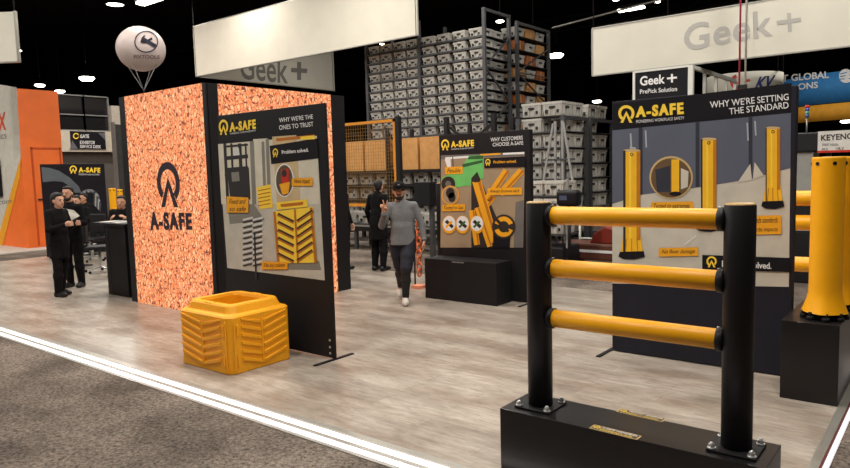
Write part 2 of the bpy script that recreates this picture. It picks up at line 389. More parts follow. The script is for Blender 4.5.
s.poly([(30, 178), (82, 174), (86, 250), (38, 258)], 3, 3.5); s.poly([(40, 186), (58, 184), (60, 206), (42, 208)], 11, 3.7); s.ell(52, 252, 9, 13, 10, 3.8); s.ell(76, 248, 6, 10, 10, 3.8)
s.poly([(44, 128), (58, 127), (60, 146), (46, 148)], 13, 3.1); s.poly([(30, 262), (90, 256), (120, 300), (36, 310)], 11, 1.6)
s.poly([(100, 222), (134, 214), (140, 270), (108, 274)], 5, 3)
for i in range(5): s.line(104, 230+i*9, 134, 224+i*9, 2.4, 8, 3.4)
s.poly([(138, 100), (196, 96), (206, 262), (150, 266)], 7, 3)
s.poly([(132, 122), (246, 104), (249, 152), (136, 166)], 0, 4)
s.logo(146, 138, -21, 5, 5, .66); s.text('Problem solved.', [(162, 142), (226, 136), (225, 127), (161, 133)], 6, 5, bold=.02)
s.poly([(148, 104), (240, 95), (240, 102), (148, 111)], 8, 4)
s.poly([(206, 100), (240, 97), (241, 106), (207, 108)], 5, 4.4)
s.ell(168, 205, 23, 40, 6, 5); s.ell(168, 205, 20, 37, 12, 6); s.poly([(160, 180), (178, 176), (180, 226), (164, 232)], 9, 7); s.poly([(156, 214), (182, 208), (178, 236), (164, 240)], 4, 7.4); s.ell(168, 188, 6, 9, 3, 7.7)
# guard picture
s.poly([(148, 258), (222, 250), (224, 268), (150, 276)], 5, 5); s.poly([(158, 262), (214, 256), (212, 264), (160, 269)], 8, 5.5)
s.poly([(140, 280), (236, 268), (246, 402), (152, 404)], 5, 5)
s.line(144, 280, 154, 403, 6, 8, 6); s.line(193, 274, 201, 403, 5, 8, 6); s.line(232, 270, 243, 402, 6, 8, 6)
for i in range(6):
    y = 286+i*19
    s.line(152, y, 190, y+19, 8, 10, 6.2); s.line(152, y+2, 190, y+21, 3, 8, 6.5); s.line(236, y-8, 199, y+17, 8, 10, 6.2); s.line(236, y-6, 199, y+19, 3, 8, 6.5)
s.poly([(138, 402), (250, 398), (256, 420), (140, 418)], 11, 1.8)
# springs
for cx in (80, 104):
    for i in range(9):
        s.line(cx-12, 300+i*13, cx+12, 294+i*13, 5, 13, 4); s.line(cx-12, 306+i*13, cx+10, 301+i*13, 3, 3, 4.4)
for (x0, y0, x1, y1, sk, tx) in ((30, 246, 82, 282, 3, ('Fixed and', 'so safe')), (186, 198, 236, 218, -2, ('Heavy impact',)), (114, 400, 176, 418, 1, ('Fits any column',))):
    s.poly([(x0, y0-sk), (x1, y0), (x1, y1), (x0, y1)], 4, 8)
    n = len(tx); h = (y1-y0)/n
    for i, w in enumerate(tx):
        s.text(w, [(x0+6, y0+h*(i+1)-3), (x1-6, y0+h*(i+1)-3), (x1-6, y0+h*i+3), (x0+6, y0+h*i+3)], 10, 9, shear=.3)
s.line(96, 330, 100, 446, 4, 3, 5)
mb.build('printed_picture', mats, t)
mb = MB(); s = Sheet(mb, lambda x, y: PY(*z5(x, y), Y1), (0, -1, 0), .001, .0012, OB)
s.logo(21, 76, -37, 0, sx=.66); s.text('A-SAFE', [(36, 89), (99, 81), (98, 58), (36, 66)], 0, 2, bold=.045, space=1.26, heavy=.006)
s.text('PIONEERING WORKPLACE SAFETY', [(37, 95), (99, 87), (99, 83), (37, 91)], 1, 2)
mb.build('logo', [PRY, PRW], t)
mb = MB(); s = Sheet(mb, lambda x, y: PY(*z5(x, y), Y1), (0, -1, 0), .001, .0012, OB)
s.text("WHY WE'RE THE", [(155, 66), (236, 57), (235, 46), (154, 55)], 0, 2, bold=.006); s.text('ONES TO TRUST', [(155, 84), (237, 75), (236, 64), (154, 73)], 0, 2, bold=.006)
mb.build('slogan_lettering', [PRW], t)

# board with bollards
Y3 = 6.24; OB = np.array([-1.87, Y3, 0.])
t = thing('display_board', 'large black display board with yellow bollards by a grey garage door and round mirror picture', 'display board', OB)
NAV = mat('navy laminate', (31, 30, 41), .55, spec=.3)
MB().box((-.785, 0, .01), (.785, .09, 2.43)).build('frame', NAV, t, .004)
fb = MB(); foot(fb, -.81, -.28, .26); fb.build('floor_bar', BLACK, t)
mats = [PRINTK, mat('print garage door', (90, 94, 110), .6, scale=2), mat('print concrete', (204, 197, 182), .6), mat('print door seam', (44, 46, 58), .6), PRA, PRY, PRW,
        mat('print shade amber', (196, 122, 8), .6), mat('print mirror', (104, 78, 48), .6), mat('print ring', (206, 176, 120), .6), INK, mat('print yellow bollard', (252, 188, 26), .6), mat('print pale steel', (176, 180, 188), .5)]
def z8(x, y): return (600+x/2.34, 80+y/2.34)
mb = MB(); s = Sheet(mb, lambda x, y: PY(*z8(x, y), Y3), (0, -1, 0), .001, .0012, OB)
s.poly([(29, 118), (447, 77), (442, 484), (29, 476)], 2, 1)
s.poly([(29, 118), (447, 77), (446, 206), (350, 232), (240, 250), (100, 268), (29, 290)], 1, 2)
for x, y0, y1 in ((95, 112, 268), (352, 86, 232), (228, 98, 250)): s.poly([(x-4, y0), (x+5, y0-1), (x+5, y1), (x-4, y1)], 3, 3)
for x, y0, y1 in ((72, 125, 162), (107, 118, 158), (345, 100, 142), (363, 96, 130)): s.line(x, y0, x+2, y1, 3.5, 12, 3.5)
s.line(70, 158, 84, 160, 4, 12, 3.7)
for a, b, c in (((322, 240), (352, 196), (356, 234)), ((358, 232), (362, 192), (384, 224))): s.poly([a, b, c], 2, 3.4)
def bol(x0, x1, y0, y1, fw, left_shade):
    w = x1-x0; cx = (x0+x1)/2
    s.poly([(x0, y0), (x1, y0-1), (x1, y1), (x0, y1)], 11, 5)
    s.ell(cx, y0, w/2, w*.09, 9, 5.4); s.ell(cx, y0+9, 4, 4, 10, 5.8); s.ell(cx, y0+9, 2.2, 2.2, 11, 6)
    s.poly([(x0, y0), (x0+w*left_shade, y0), (x0+w*left_shade, y1), (x0, y1)], 10 if left_shade < .3 else 7, 5.6)
    s.poly([(x0, y1-42), (x1, y1-42), (cx+fw/2*.86, y1), (cx-fw/2*.86, y1)], 11, 5.2)
    s.poly([(x0+w*.78, y0), (x1, y0), (x1, y1-30), (x0+w*.78, y1-30)], 7, 5.3); s.poly([(x0+w*.34, y0+4), (x0+w*.46, y0+4), (x0+w*.46, y1-36), (x0+w*.34, y1-36)], 5, 5.3)
    for k in (-.3, 0, .3): s.line(cx+k*w, y1-34, cx+k*fw*.8, y1, 2, 7, 6)
    s.poly([(cx-fw/2*.9, y1-3), (cx+fw/2*.9, y1-5), (cx+fw/2, y1+9), (cx+fw*.1, y1+15), (cx-fw*.3, y1+14), (cx-fw/2, y1+8)], 0, 6.4)
bol(55, 95, 165, 405, 62, .14); bol(237, 273, 138, 340, 60, .1); bol(388, 422, 112, 287, 54, .08)
s.ell(167, 228, 51, 50, 9, 5); s.ell(167, 229, 47, 46, 8, 6); s.poly([(130, 210), (165, 200), (165, 262), (134, 262)], 3, 6.3); s.poly([(168, 186), (186, 186), (186, 262), (168, 264)], 11, 7); s.ell(177, 266, 14, 5, 0, 7.3); s.poly([(190, 206), (208, 214), (206, 250), (190, 256)], 2, 6.6)
def note(x0, y0, x1, y1, lines, sk=2):
    s.poly([(x0, y0+sk), (x1, y0), (x1+1, y1-sk), (x0, y1)], 4, 8)
    h = (y1-y0)/len(lines)
    for i, w in enumerate(lines): s.text(w, [(x0+7, y0+h*(i+1)-h*.2), (x1-7, y0+h*(i+1)-h*.25), (x1-7, y0+h*i+h*.2), (x0+7, y0+h*i+h*.25)], 10, 9, shear=.35)
note(120, 284, 218, 304, ('Tested to extremes',)); note(138, 391, 230, 413, ('No floor damage',)); note(340, 316, 424, 362, ('Exceeds standards', 'absorbs impacts'))
s.line(200, 384, 226, 364, 2, 6, 8)
s.poly([(240, 409), (446, 416), (445, 449), (240, 444)], 0, 8)
s.logo(262, 424, -26, 5, 9); s.text('Problem solved.', [(286, 437), (402, 442), (402, 427), (286, 422)], 6, 9, bold=.02)
mb.build('printed_picture', mats, t)
mb = MB(); s = Sheet(mb, lambda x, y: PY(*z8(x, y), Y3), (0, -1, 0), .0, .0012, OB)
s.poly([(29, 57), (449, 7), (447, 77), (29, 118)], 0, .6); mb.build('header_panel', PRINTK, t)
mb = MB(); s = Sheet(mb, lambda x, y: PY(*z8(x, y), Y3), (0, -1, 0), .001, .0012, OB)
s.logo(62, 78, -41, 0); s.text('A-SAFE', [(84, 88), (196, 80), (195, 52), (85, 62)], 0, 2, bold=.045, space=1.26, heavy=.006)
s.text('PIONEERING WORKPLACE SAFETY', [(85, 101), (197, 92), (197, 85), (85, 94)], 1, 2)
mb.build('logo', [PRY, PRW], t)
mb = MB(); s = Sheet(mb, lambda x, y: PY(*z8(x, y), Y3), (0, -1, 0), .001, .0012, OB)
s.text("WHY WE'RE SETTING", [(258, 66), (442, 47), (441, 31), (257, 50)], 0, 2, bold=.008); s.text('THE STANDARD', [(303, 81), (442, 66), (441, 51), (302, 66)], 0, 2, bold=.008)
mb.build('slogan_lettering', [PRW], t)

# board with the green machine
Y2 = 7.9; OB = np.array([-5.25, Y2, 0.])
t = thing('display_board', 'black display board with a green machine picture behind the walking man', 'display board', OB)
MB().box((-.75, 0, .01), (.75, .09, 2.33)).build('frame', BLACKM, t, .004)
fb = MB(); foot(fb, .72, -.28, .26); fb.build('floor_bar', BLACK, t)
mats = [PRINTK, mat('print brown concrete', (164, 140, 112), .6, scale=3), mat('print green machine', (110, 196, 104), .6), PRA, PRY, PRW, INK, mat('print dark green', (48, 96, 52), .6), mat('print shade bar', (190, 110, 14), .6), mat('print grey', (110, 104, 100), .6)]
def z7(x, y): return (440+x/3.744, 130+y/3.744)
mb = MB(); s = Sheet(mb, lambda x, y: PY(*z7(x, y), Y2), (0, -1, 0), .001, .0012, OB)
s.poly([(4, 95), (318, 82), (312, 440), (2, 440)], 1, 1)
s.poly([(4, 95), (318, 82), (318, 96), (4, 110)], 9, 2); s.poly([(150, 90), (228, 86), (228, 92), (150, 97)], 3, 2.4); s.poly([(236, 86), (316, 82), (316, 90), (236, 93)], 5, 2.4); s.poly([(20, 102), (120, 96), (120, 104), (20, 110)], 5, 2.4)
s.poly([(8, 180), (80, 140), (110, 96), (162, 94), (164, 180), (116, 208), (44, 216), (8, 206)], 2, 3)
s.poly([(84, 128), (160, 112), (160, 122), (86, 140)], 7, 4); s.poly([(110, 98), (162, 95), (162, 108), (104, 110)], 7, 4); s.poly([(18, 110), (40, 108), (42, 140), (28, 140)], 5, 3.2); s.line(48, 100, 50, 140, 3, 6, 3.4)
s.ell(32, 202, 26, 28, 6, 5); s.ell(32, 202, 11, 12, 9, 6)
s.poly([(20, 139), (86, 136), (86, 164), (20, 166)], 3, 5); s.text('Flexible', [(28, 160), (78, 158), (78, 143), (28, 145)], 6, 6, shear=.3)
# black stand and yellow rails
s.poly([(118, 180), (140, 156), (214, 330), (224, 440), (118, 440)], 6, 4)
def rail2(x0, y0, x1, y1, w, k): s.line(x0, y0, x1, y1, w, 3, k); s.line(x0+w*.26, y0, x1+w*.26, y1, w*.3, 8, k+.3); 
rail2(176, 262, 250, 152, 26, 4.2); rail2(226, 240, 306, 152, 26, 4.2); rail2(160, 300, 200, 250, 22, 4.2)
rail2(138, 190, 205, 420, 34, 5); rail2(120, 300, 140, 430, 22, 5); rail2(140, 290, 188, 436, 20, 5.6); s.ell(136, 186, 17, 10, 6, 6.2)
s.ell(240, 362, 44, 46, 6, 7); s.ring(240, 362, 36, 38, 16, 3, 8, 200, 340); s.ring(240, 362, 36, 38, 16, 3, 8, 20, 160); s.poly([(216, 330), (262, 376), (254, 384), (210, 340)], 6, 9)
s.poly([(200, 384), (266, 380), (262, 440), (200, 440)], 0, 6.5); s.poly([(284, 270), (314, 262), (312, 440), (276, 440)], 9, 3)
s.poly([(180, 217), (308, 215), (308, 242), (180, 244)], 3, 8); s.text('Always bounces back', [(188, 238), (300, 236), (300, 221), (188, 223)], 6, 9, shear=.3)
s.poly([(10, 280), (95, 277), (95, 302), (10, 304)], 3, 8); s.text('Tested to last', [(16, 298), (90, 296), (90, 282), (16, 284)], 6, 9, shear=.3)
for x in (36, 86, 140): s.ell(x, 354, 26, 34, 3, 8); s.ell(x, 350, 23, 28, 5, 8.5); s.line(x-12, 340, x+14, 364, 12, 6, 9); s.line(x-12, 364, x+10, 342, 8, 7 if x > 40 else 3, 9.4)
s.ell(40, 244, 33, 36, 3, 7); s.ell(40, 244, 29, 32, 1, 7.5); s.ell(40, 236, 16, 20, 6, 8); s.ell(46, 252, 14, 18, 6, 8)
s.poly([(166, 106), (320, 98), (320, 138), (168, 142)], 0, 8); s.logo(181, 120, -26, 4, 9, .8); s.text('Problem solved.', [(202, 126), (288, 122), (288, 111), (202, 115)], 3, 9, bold=.02)
mb.build('printed_picture', mats, t)
mb = MB(); s = Sheet(mb, lambda x, y: PY(*z7(x, y), Y2), (0, -1, 0), .001, .0012, OB)
s.logo(20, 54, -41, 0, sx=.8); s.text('A-SAFE', [(42, 66), (128, 61), (127, 36), (42, 42)], 0, 2, bold=.045, space=1.26, heavy=.006)
s.text('PIONEERING WORKPLACE SAFETY', [(42, 75), (128, 69), (128, 64), (42, 70)], 1, 2)
mb.build('logo', [PRY, PRW], t)
mb = MB(); s = Sheet(mb, lambda x, y: PY(*z7(x, y), Y2), (0, -1, 0), .001, .0012, OB)
s.text('WHY CUSTOMERS', [(190, 44), (310, 36), (310, 21), (190, 29)], 0, 2, bold=.006); s.text('CHOOSE A-SAFE', [(198, 62), (312, 55), (312, 41), (198, 48)], 0, 2, bold=.006)
mb.build('slogan_lettering', [PRW], t)
# its plinth
t = thing('plinth', 'low wide black plinth in front of the green machine board', 'plinth', (-5.4, 7.7, 0))
MB().box((-.61, -.2, 0), (.6, .18, .575)).build('body', BLACKM, t, .004)
MB().box((-.12, -.204, .545), (.08, -.2, .56)).build('label_strip', mat('grey label', (120, 116, 112), .5), t)

# ------------------------------------------------------------------ column guard (yellow)
t = thing('column_guard', 'yellow plastic column guard with chevron ribs standing on the stand floor', 'column guard', (-5.585, 3.95, 0))
def rrect(hx, hy, r, n=6, ch=0):
    pts = []
    for cx, cy_, a in ((hx-r, hy-r, 0), (-hx+r, hy-r, 90), (-hx+r, -hy+r, 180), (hx-r, -hy+r, 270)):
        for i in range(n+1):
            q = math.radians(a+90*i/n); pts.append((cx+r*math.cos(q), cy_+r*math.sin(q)))
    return pts
def loft(mb, rings, mi=0, smooth=True):
    n = len(rings[0][0]); vs = []
    for ring, z in rings: vs += [(x, y, z) for x, y in ring]
    mb.add(vs, [(k*n+i, k*n+(i+1) % n, (k+1)*n+(i+1) % n, (k+1)*n+i) for k in range(len(rings)-1) for i in range(n)], mi, smooth)
gx, gy = .418, .365
def guard_half(sx):
    mb = MB()
    R = [(rrect(gx-.006, gy-.006, .08), 0), (rrect(gx, gy, .085), .01), (rrect(gx, gy, .085), .526), (rrect(gx-.012, gy-.012, .08), .541), (rrect(gx-.046, gy-.043, .085), .548), (rrect(gx-.053, gy-.05, .085), .556),
         (rrect(gx-.075, gy-.068, .09), .615), (rrect(gx-.085, gy-.078, .09), .628), (rrect(gx-.15, gy-.14, .05), .628), (rrect(gx-.16, gy-.15, .05), .6), (rrect(gx-.165, gy-.155, .05), .05)]
    loft(mb, R, 0, False)
    # keep one half only
    keep = MB()
    for f in mb.f:
        c = sum(mb.v[i][0] for i in f)/len(f)
        vs = [mb.v[i] for i in f]
        xs = [p[0] for p in vs]
        if max(xs)*sx > 1e-6 and min(x*sx for x in xs) >= -1e-6: keep.add(vs, [tuple(range(len(f)))])
        elif max(x*sx for x in xs) > 1e-6: keep.add([(max(p[0]*sx, .0)*sx, p[1], p[2]) for p in vs], [tuple(range(len(f)))])
    return keep
for sx in (-1, 1):
    mb = guard_half(sx)
    mb.build('shell_half', ORG, t)
rb = MB()
def fr(o, u):      # frame on a vertical face: origin, horizontal direction, normal
    o = Vector(o); u = Vector(u); z = Vector((0, 0, 1)); nn = u.cross(z)
    return lambda x, y, h: o + u*x + z*y + nn*h
faces = [(fr((0, -gy, 0), (1, 0, 0)), gx), (fr((gx, 0, 0), (0, 1, 0)), gy), (fr((0, gy, 0), (-1, 0, 0)), gx), (fr((-gx, 0, 0), (0, -1, 0)), gy)]
grv = MB()
for F_, hw in faces:
    w0, w1 = hw-.075, hw-.13      # the seam side of each face is left plain
    rb.prism([(-.010, .045), (.010, .045), (.010, .475), (-.010, .475)], .010, F_)
    for i in range(6):
        z = .05+i*.076
        for g in (-1, 1):
            w = w0 if g == (-1 if F_(1, 0, 0)[1] == F_(0, 0, 0)[1] else 1) else w1
            q = [(g*.016, z), (g*.016, z+.030), (g*w, min(z+.10, .514)), (g*w, min(z+.070, .512))]
            rb.prism(q if g > 0 else q[::-1], .013, F_)
    sgn = 1 if F_(1, 0, 0)[1] == F_(0, 0, 0)[1] else -1
    for z0 in (.07, .36): a_, b_ = sorted((sgn*(hw-.095), sgn*(hw-.075))); rb.prism([(a_, z0), (b_, z0), (b_, z0+.1), (a_, z0+.1)], .012, F_)
    a_, b_ = sorted((-sgn*(hw-.1)*0+sgn*(hw-.06), sgn*(hw-.045))); rb.prism([(a_, .02), (b_, .02), (b_, .5), (a_, .5)], .008, F_)
rb.build('chevron_ribs', ORG, t, .002, 1)
for sy_ in (-1, 1):
    MB().box((-.06, sy_*(gy-.1)-.025, .6), (.06, sy_*(gy-.1)+.025, .634)).build('latch', ORG, t, .006)
MB().box((-.24, -.2, .03), (.24, .2, .04)).build('inner_floor', TOTED, t)

# ------------------------------------------------------------------ barrier in the foreground
HB = .4; YC = 3.49; BX0, BX1 = -2.115, -.669
t = thing('plinth', 'glossy black plinth under the three rail barrier, with two small stickers', 'plinth', ((BX0+BX1)/2, YC, 0))
MB().box((-(BX1-BX0)/2, -.17, 0), ((BX1-BX0)/2, .175, HB)).build('body', GLOSSB, t, .003)
def sticker(cx, cy_, w, d, rot, lines):
    mb = MB(); c_, s_ = math.cos(rot), math.sin(rot)
    sh = Sheet(mb, lambda x, y: (cx+x*c_-y*s_, cy_+x*s_+y*c_, HB), (0, 0, 1), .0006, .0004)
    sh.quad(-w/2, -d/2, w/2, d/2, 0, 0); sh.quad(-w/2+.006, -d/2+.005, w/2-.006, d/2-.005, 1, 1)
    sh.logo(-w/2+.03, .004, d*.6, 2, 2)
    sh.box_text(lines[0], -w/2+.055, .004, w/2-.012, d/2-.009, 3, 2, bold=.01); sh.box_text(lines[1], -w/2+.055, -d/2+.01, w/2-.03, -.004, 2, 2, bold=.01)
    mb.build('sticker', [mat('gold print', (214, 180, 110), .5), mat('sticker brown', (70, 56, 44), .4), PRY, PRW], t)
mx = (BX0+BX1)/2
pa = G(641, 415, HB); pb = G(615, 432, HB)
sticker(pa[0]-mx, pa[1]-YC, .27, .065, -.04, ('TRAFFIC BARRIER', 'IMPACT TESTED'))
sticker(pb[0]-mx, pb[1]-YC, .27, .065, -.04, ('A-SAFE HANDRAIL', 'MEMAFLEX'))

def barrier(name, label, x0, x1, y, zb, zt, rails, pr, rr, plate=True, rail_mat=YEL, cups=True):
    t = thing(name, label, 'barrier', ((x0+x1)/2, y, zb)); h = zt-zb; hw = (x1-x0)/2
    for g in (-1, 1):
        mb = MB(); mb.lathe([(0, 0), (pr, 0), (pr, h-.012), (pr-.004, h-.006)], (g*hw, 0, 0), 36)
        p = mb.build('post', BLACK, t)
        MB().lathe([(pr-.003, 0), (pr-.004, .006), (pr-.014, .009), (0, .009)], (g*hw, 0, h-.008), 32).build('post_cap', mat('warm grey cap', (176, 140, 84), .4), p)
        if plate:
            pl = MB().box((g*hw-.115, -.115, 0), (g*hw+.115, .115, .012)).build('base_plate', BLACK, t, .004)
            for bx in (-.092, .092):
                for by in (-.092, .092):
                    b = MB().cyl((g*hw+bx, by, .012), (g*hw+bx, by, .018), .021, n=16).cyl((g*hw+bx, by, .018), (g*hw+bx, by, .034), .0155, n=6, smooth=False)
                    b.lathe([(.0105, .034), (.009, .042), (0, .045)], (g*hw+bx, by, 0), 10)
                    b.build('bolt', STEEL, pl)
    for z in rails:
        z -= zb
        mb = MB(); a = -hw+pr+.02; b = hw-pr-.02
        mb.lathe([(0, 0), (rr-.006, 0), (rr, .006), (rr, b-a-.006), (rr-.006, b-a), (0, b-a)], (0, 0, 0), 32)
        mb.v = [(a+p[2], p[0], z+p[1]) for p in mb.v]
        r = mb.build('rail', rail_mat, t)
        if cups:
            for g, e in ((-1, a), (1, b)):
                m2 = MB(); m2.lathe([(rr*.7, -.03), (rr+.004, -.028), (rr+.008, -.02), (rr+.008, .004), (rr+.001, .006)], (0, 0, 0), 28)
                m2.v = [(e - g*p[2], p[0], z+p[1]) for p in m2.v]
                c = m2.build('rail_cup', BLACK, r)
                MB().lathe([(0, 0), (.008, 0), (.008, .004), (0, .006)], (0, 0, 0), 10).build('screw', STEEL, c, loc=(e - g*.0, 0, z+rr+.006))
    return t
barrier('safety_barrier', 'three rail yellow barrier with black posts on the plinth in the foreground', -1.935, -.838, YC, HB+.0015, 1.625, (1.545, 1.24, .945), .0725, .052)

# ------------------------------------------------------------------ bollards on their plinth
t = thing('plinth', 'glossy black plinth under the two yellow bollards at the right edge of the stand', 'plinth', (-.85, 6.13, 0))
MB().box((-.205, -.46, 0), (.181, .48, .61)).build('body', GLOSSB, t, .003)
def bollard(x, y, z, h, label, r=.112, parts=True):
    t = thing('bollard', label, 'bollard', (x, y, z), 0, 'yellow bollards')
    mb = MB(); lob = lambda a, zz: 1+ (.10*max(0, math.cos(4*a))*(1-min(1, max(0, zz-.05)/.14)) if zz < .2 else 0)
    mb.lathe([(r*1.30, .052), (r*1.26, .07), (r*1.1, .14), (r*1.02, .2), (r, .26), (r, h-.02), (r*1.0, h-.008), (r*.96, h), (r*.9, h), (r*.88, h-.02), (0, h-.02)], n=40, fr=lob)
    body = mb.build('post', YEL, t)
    fm = MB()
    fm.cyl((0, 0, 0), (0, 0, .05), r*1.02, n=28)
    fm.build('base', BLACK, t)
    for k in range(8):
        a = k*math.pi/4+.2; c = (r*1.22*math.cos(a), r*1.22*math.sin(a))
        b = MB().cyl((*c, 0), (*c, .03), .03, n=12); b.box((c[0]-.016, c[1]-.016, .03), (c[0]+.016, c[1]+.016, .062))
        b.build('anchor_foot', BLACK, t, .004, 1)
    for k in range(6):
        a = k*math.pi/3+math.radians(-62); p = Vector((math.cos(a), math.sin(a), 0))
        b = MB().cyl(p*(r-.004)+Vector((0, 0, h-.05)), p*(r+.004)+Vector((0, 0, h-.05)), .014, n=14)
        b.cyl(p*(r+.003)+Vector((0, 0, h-.05)), p*(r+.007)+Vector((0, 0, h-.05)), .007, n=8)
        b.build('bolt', BLACKM, body)
    MB().lathe([(r*.9, -.006), (r*.5, 0), (0, .004)], (0, 0, h), 28).build('cap', BLACKM, t)
    return t
bollard(-.80, 5.9, .61, 1.235, 'yellow bollard standing at the front of the right plinth')
bollard(-.785, 6.36, .61, 1.235, 'yellow bollard half hidden behind the front bollard on the right plinth')

# barriers at the back of the stand
barrier('safety_barrier', 'yellow three rail barrier behind the two bollards', -2.1, -.80, 8.6, 0, 1.6, (1.40, 1.125, .65), .075, .085, rail_mat=YEL)
barrier('safety_barrier', 'black post barrier with yellow rails left of the green machine board', -6.62, -5.2, 8.75, 0, 1.62, (1.5, 1.02), .09, .07)

# chain stand beside the man
t = thing('chain_stand', 'thin black post with a hanging orange chain beside the walking man', 'stand', (*G(419, 288)[:2], 0))
MB().box((-.09, -.09, 0), (.09, .09, .05)).build('foot', mat('peach block', (222, 140, 104), .6), t, .005)
MB().cyl((-.09, .02, 0), (-.09, .02, 1.12), .014, n=10).bar((-.1, .02, 1.1), (.06, .0, 1.1), .02).build('post', DARKM, t)
for k in range(9):
    z = 1.03-k*.098; pts = []
    for i in range(14):
        a = 2*math.pi*i/14; u = .044*math.cos(a); v = .06*math.sin(a)
        pts.append((.02+(u if k % 2 else 0), (0 if k % 2 else u), z+v))
    MB().tube(pts, .016, 7, closed=True).build('chain_link', mat('orange chain', (206, 104, 52), .5), t)
# ------------------------------------------------------------------ grey totes and racks
def tote_mesh(w, d, h, name, dark=TOTED, m=TOTE):
    mb = MB(); k = .03; t_ = .012
    def ring(f, z): return [(-w/2*f, -d/2*f, z), (w/2*f, -d/2*f, z), (w/2*f, d/2*f, z), (-w/2*f, d/2*f, z)]
    R = [ring(.86, 0), ring(.95, h-.05), ring(1., h-.05), ring(1., h), ring(.93, h), ring(.84, .02)]
    vs = sum(R, []); mb.add(vs, [(3, 2, 1, 0)] + [(a*4+i, a*4+(i+1) % 4, a*4+4+(i+1) % 4, a*4+4+i) for a in range(5) for i in range(4)] + [(20, 21, 22, 23)])
    for sx in (-1, 1):       # ribs and handle slot on every side
        for x in (-.36, -.12, .12, .36): mb.box((w*x-.008, sx*d*.475-.012, .02), (w*x+.008, sx*d*.475+.012, h-.05))
        for y in (-.3, 0, .3): mb.box((sx*w*.475-.012, d*y-.008, .02), (sx*w*.475+.012, d*y+.008, h-.05))
        mb.box((-w*.14, sx*d*.487-.012, h*.52), (w*.14, sx*d*.487+.012, h*.68), 1)
        mb.box((sx*w*.487-.012, -d*.14, h*.52), (sx*w*.487+.012, d*.14, h*.68), 1)
        mb.box((w*.22, sx*d*.475-.015, h*.2), (w*.34, sx*d*.475+.015, h*.42), 1); mb.box((-w*.34, sx*d*.475-.015, h*.2), (-w*.22, sx*d*.475+.015, h*.42), 1)
    o = mb.build(name, [m, dark]); return o
ORD = ['', 'first', 'second', 'third', 'fourth', 'fifth', 'sixth', 'seventh', 'eighth', 'ninth', 'tenth', 'eleventh', 'twelfth', 'thirteenth', 'fourteenth', 'fifteenth', 'sixteenth']
def place(proto, loc, label, cat, group, rz=0, sc=None):
    o = proto if not proto.get('label') else proto.copy()
    if o is not proto: COL.objects.link(o)
    o.location = tuple(map(float, loc)); o.rotation_euler = (0, 0, rz)
    return tag(o, label, cat, group)

RY = 16.0; RX0, RXM, RX1 = -14.95, -12.8, -10.5
LEV = [5.52-i*.292 for i in range(13)]            # shelf heights, from the top
def rack(name, label, xs, y0, y1, top, lev, mat_=RACKM, brace=True, beam=.05, cat='storage rack'):
    t = thing(name, label, cat, ((xs[0]+xs[-1])/2, y0, HF)); ox = (xs[0]+xs[-1])/2
    for i, x in enumerate(xs):
        for y in (y0, y1):
            MB().box((x-ox-.045, y-y0-.04, 0), (x-ox+.045, y-y0+.04, top-HF)).build('upright', mat_, t)
        if brace:
            mb = MB(); z = .2; f = 0
            while z+.9 < top-HF:
                a, b = (0, y1-y0) if f else (y1-y0, 0)
                mb.bar((x-ox, a, z), (x-ox, b, z+.9), .04); mb.bar((x-ox, 0, z), (x-ox, y1-y0, z), .035); z += .9; f = not f
            mb.build('lattice_brace', mat_, t)
    for x in (xs[0], xs[-1]): MB().bar((x-ox, 0, top-HF-.04), (x-ox, y1-y0, top-HF-.04), .07).build('top_tie', mat_, t)
    for k, z in enumerate(lev):
        mb = MB()
        for y in (0, y1-y0): mb.box((xs[0]-ox, y-.025, z-HF-beam), (xs[-1]-ox, y+.025, z-HF))
        mb.box((xs[0]-ox, 0, z-HF-.015), (xs[-1]-ox, y1-y0, z-HF-.004))
        mb.build('shelf', mat_, t)
    return t
rack('tote_rack', 'tall dark grey steel rack full of grey totes in the back', (RX0, RXM, RX1), RY, RY+1.3, 6.25, LEV)
proto = tote_mesh(.44, .6, .225, 'storage_tote')
for bi, (a, b, nm) in enumerate(((RX0, RXM, 'left'), (RXM, RX1, 'right'))):
    for li, z in enumerate(LEV):
        if z < 2.2: continue
        for k in range(4):
            x = a + .30 + k*(b-a-.6)/3 + random.uniform(-.012, .012)
            place(proto, (x, RY+.32, z+.002), 'grey tote, %s from left, %s shelf from top, %s bay of the tall rack' % (ORD[k+1], ORD[li+1], nm), 'tote', 'grey totes in the tall rack', random.uniform(-.02, .02))
for li, z in enumerate(LEV[:11]):
    place(proto, (RX1-.34, RY+.95, z+.002), 'grey tote in the rear row, %s shelf from top, right end of tall rack' % ORD[li+1], 'tote', 'grey totes in the tall rack', .01)
# second rack behind, with cardboard boxes
R2 = [5.75-i*.4 for i in range(9)]
orack = rack('storage_rack', 'rack of brown boxes and totes with orange beams just behind the tall tote rack', (-11.9, -10.5), 17.75, 19.7, 6.15, R2)
def carton(w, d, h, name='cardboard_box'):
    mb = MB(); mb.box((-w/2, -d/2, 0), (w/2, d/2, h)); mb.box((-w/2-.001, -.03, h*.0), (w/2+.001, .03, h+.001), 1)
    return mb.build(name, [CARD, mat('packing tape', (206, 168, 110), .4)], None, .004, 1)
pc = carton(.5, .5, .3)
BROWN = mat('orange box board', (172, 96, 48), .8)
pb_ = carton(.5, .5, .3); pb_.data.materials[0] = BROWN
pt_ = tote_mesh(.5, .55, .27, 'storage_tote')
for li, z in enumerate(R2):
    for k, y in enumerate((18.1, 18.75, 19.35)):
        for j, x in enumerate((-10.84,)):
            r = (li*5+k*3+j*2) % 4
            p, nm = ((pt_, 'grey tote'), (pb_, 'orange brown box'), (pt_, 'grey tote'), (pc, 'cardboard box'))[r]
            place(p, (x, y, z+.002), '%s, %s shelf from top, %s row of the rack behind the tote rack' % (nm, ORD[li+1], ('front', 'middle', 'rear')[k]), 'box' if r % 2 else 'tote', 'boxes in the rear rack')

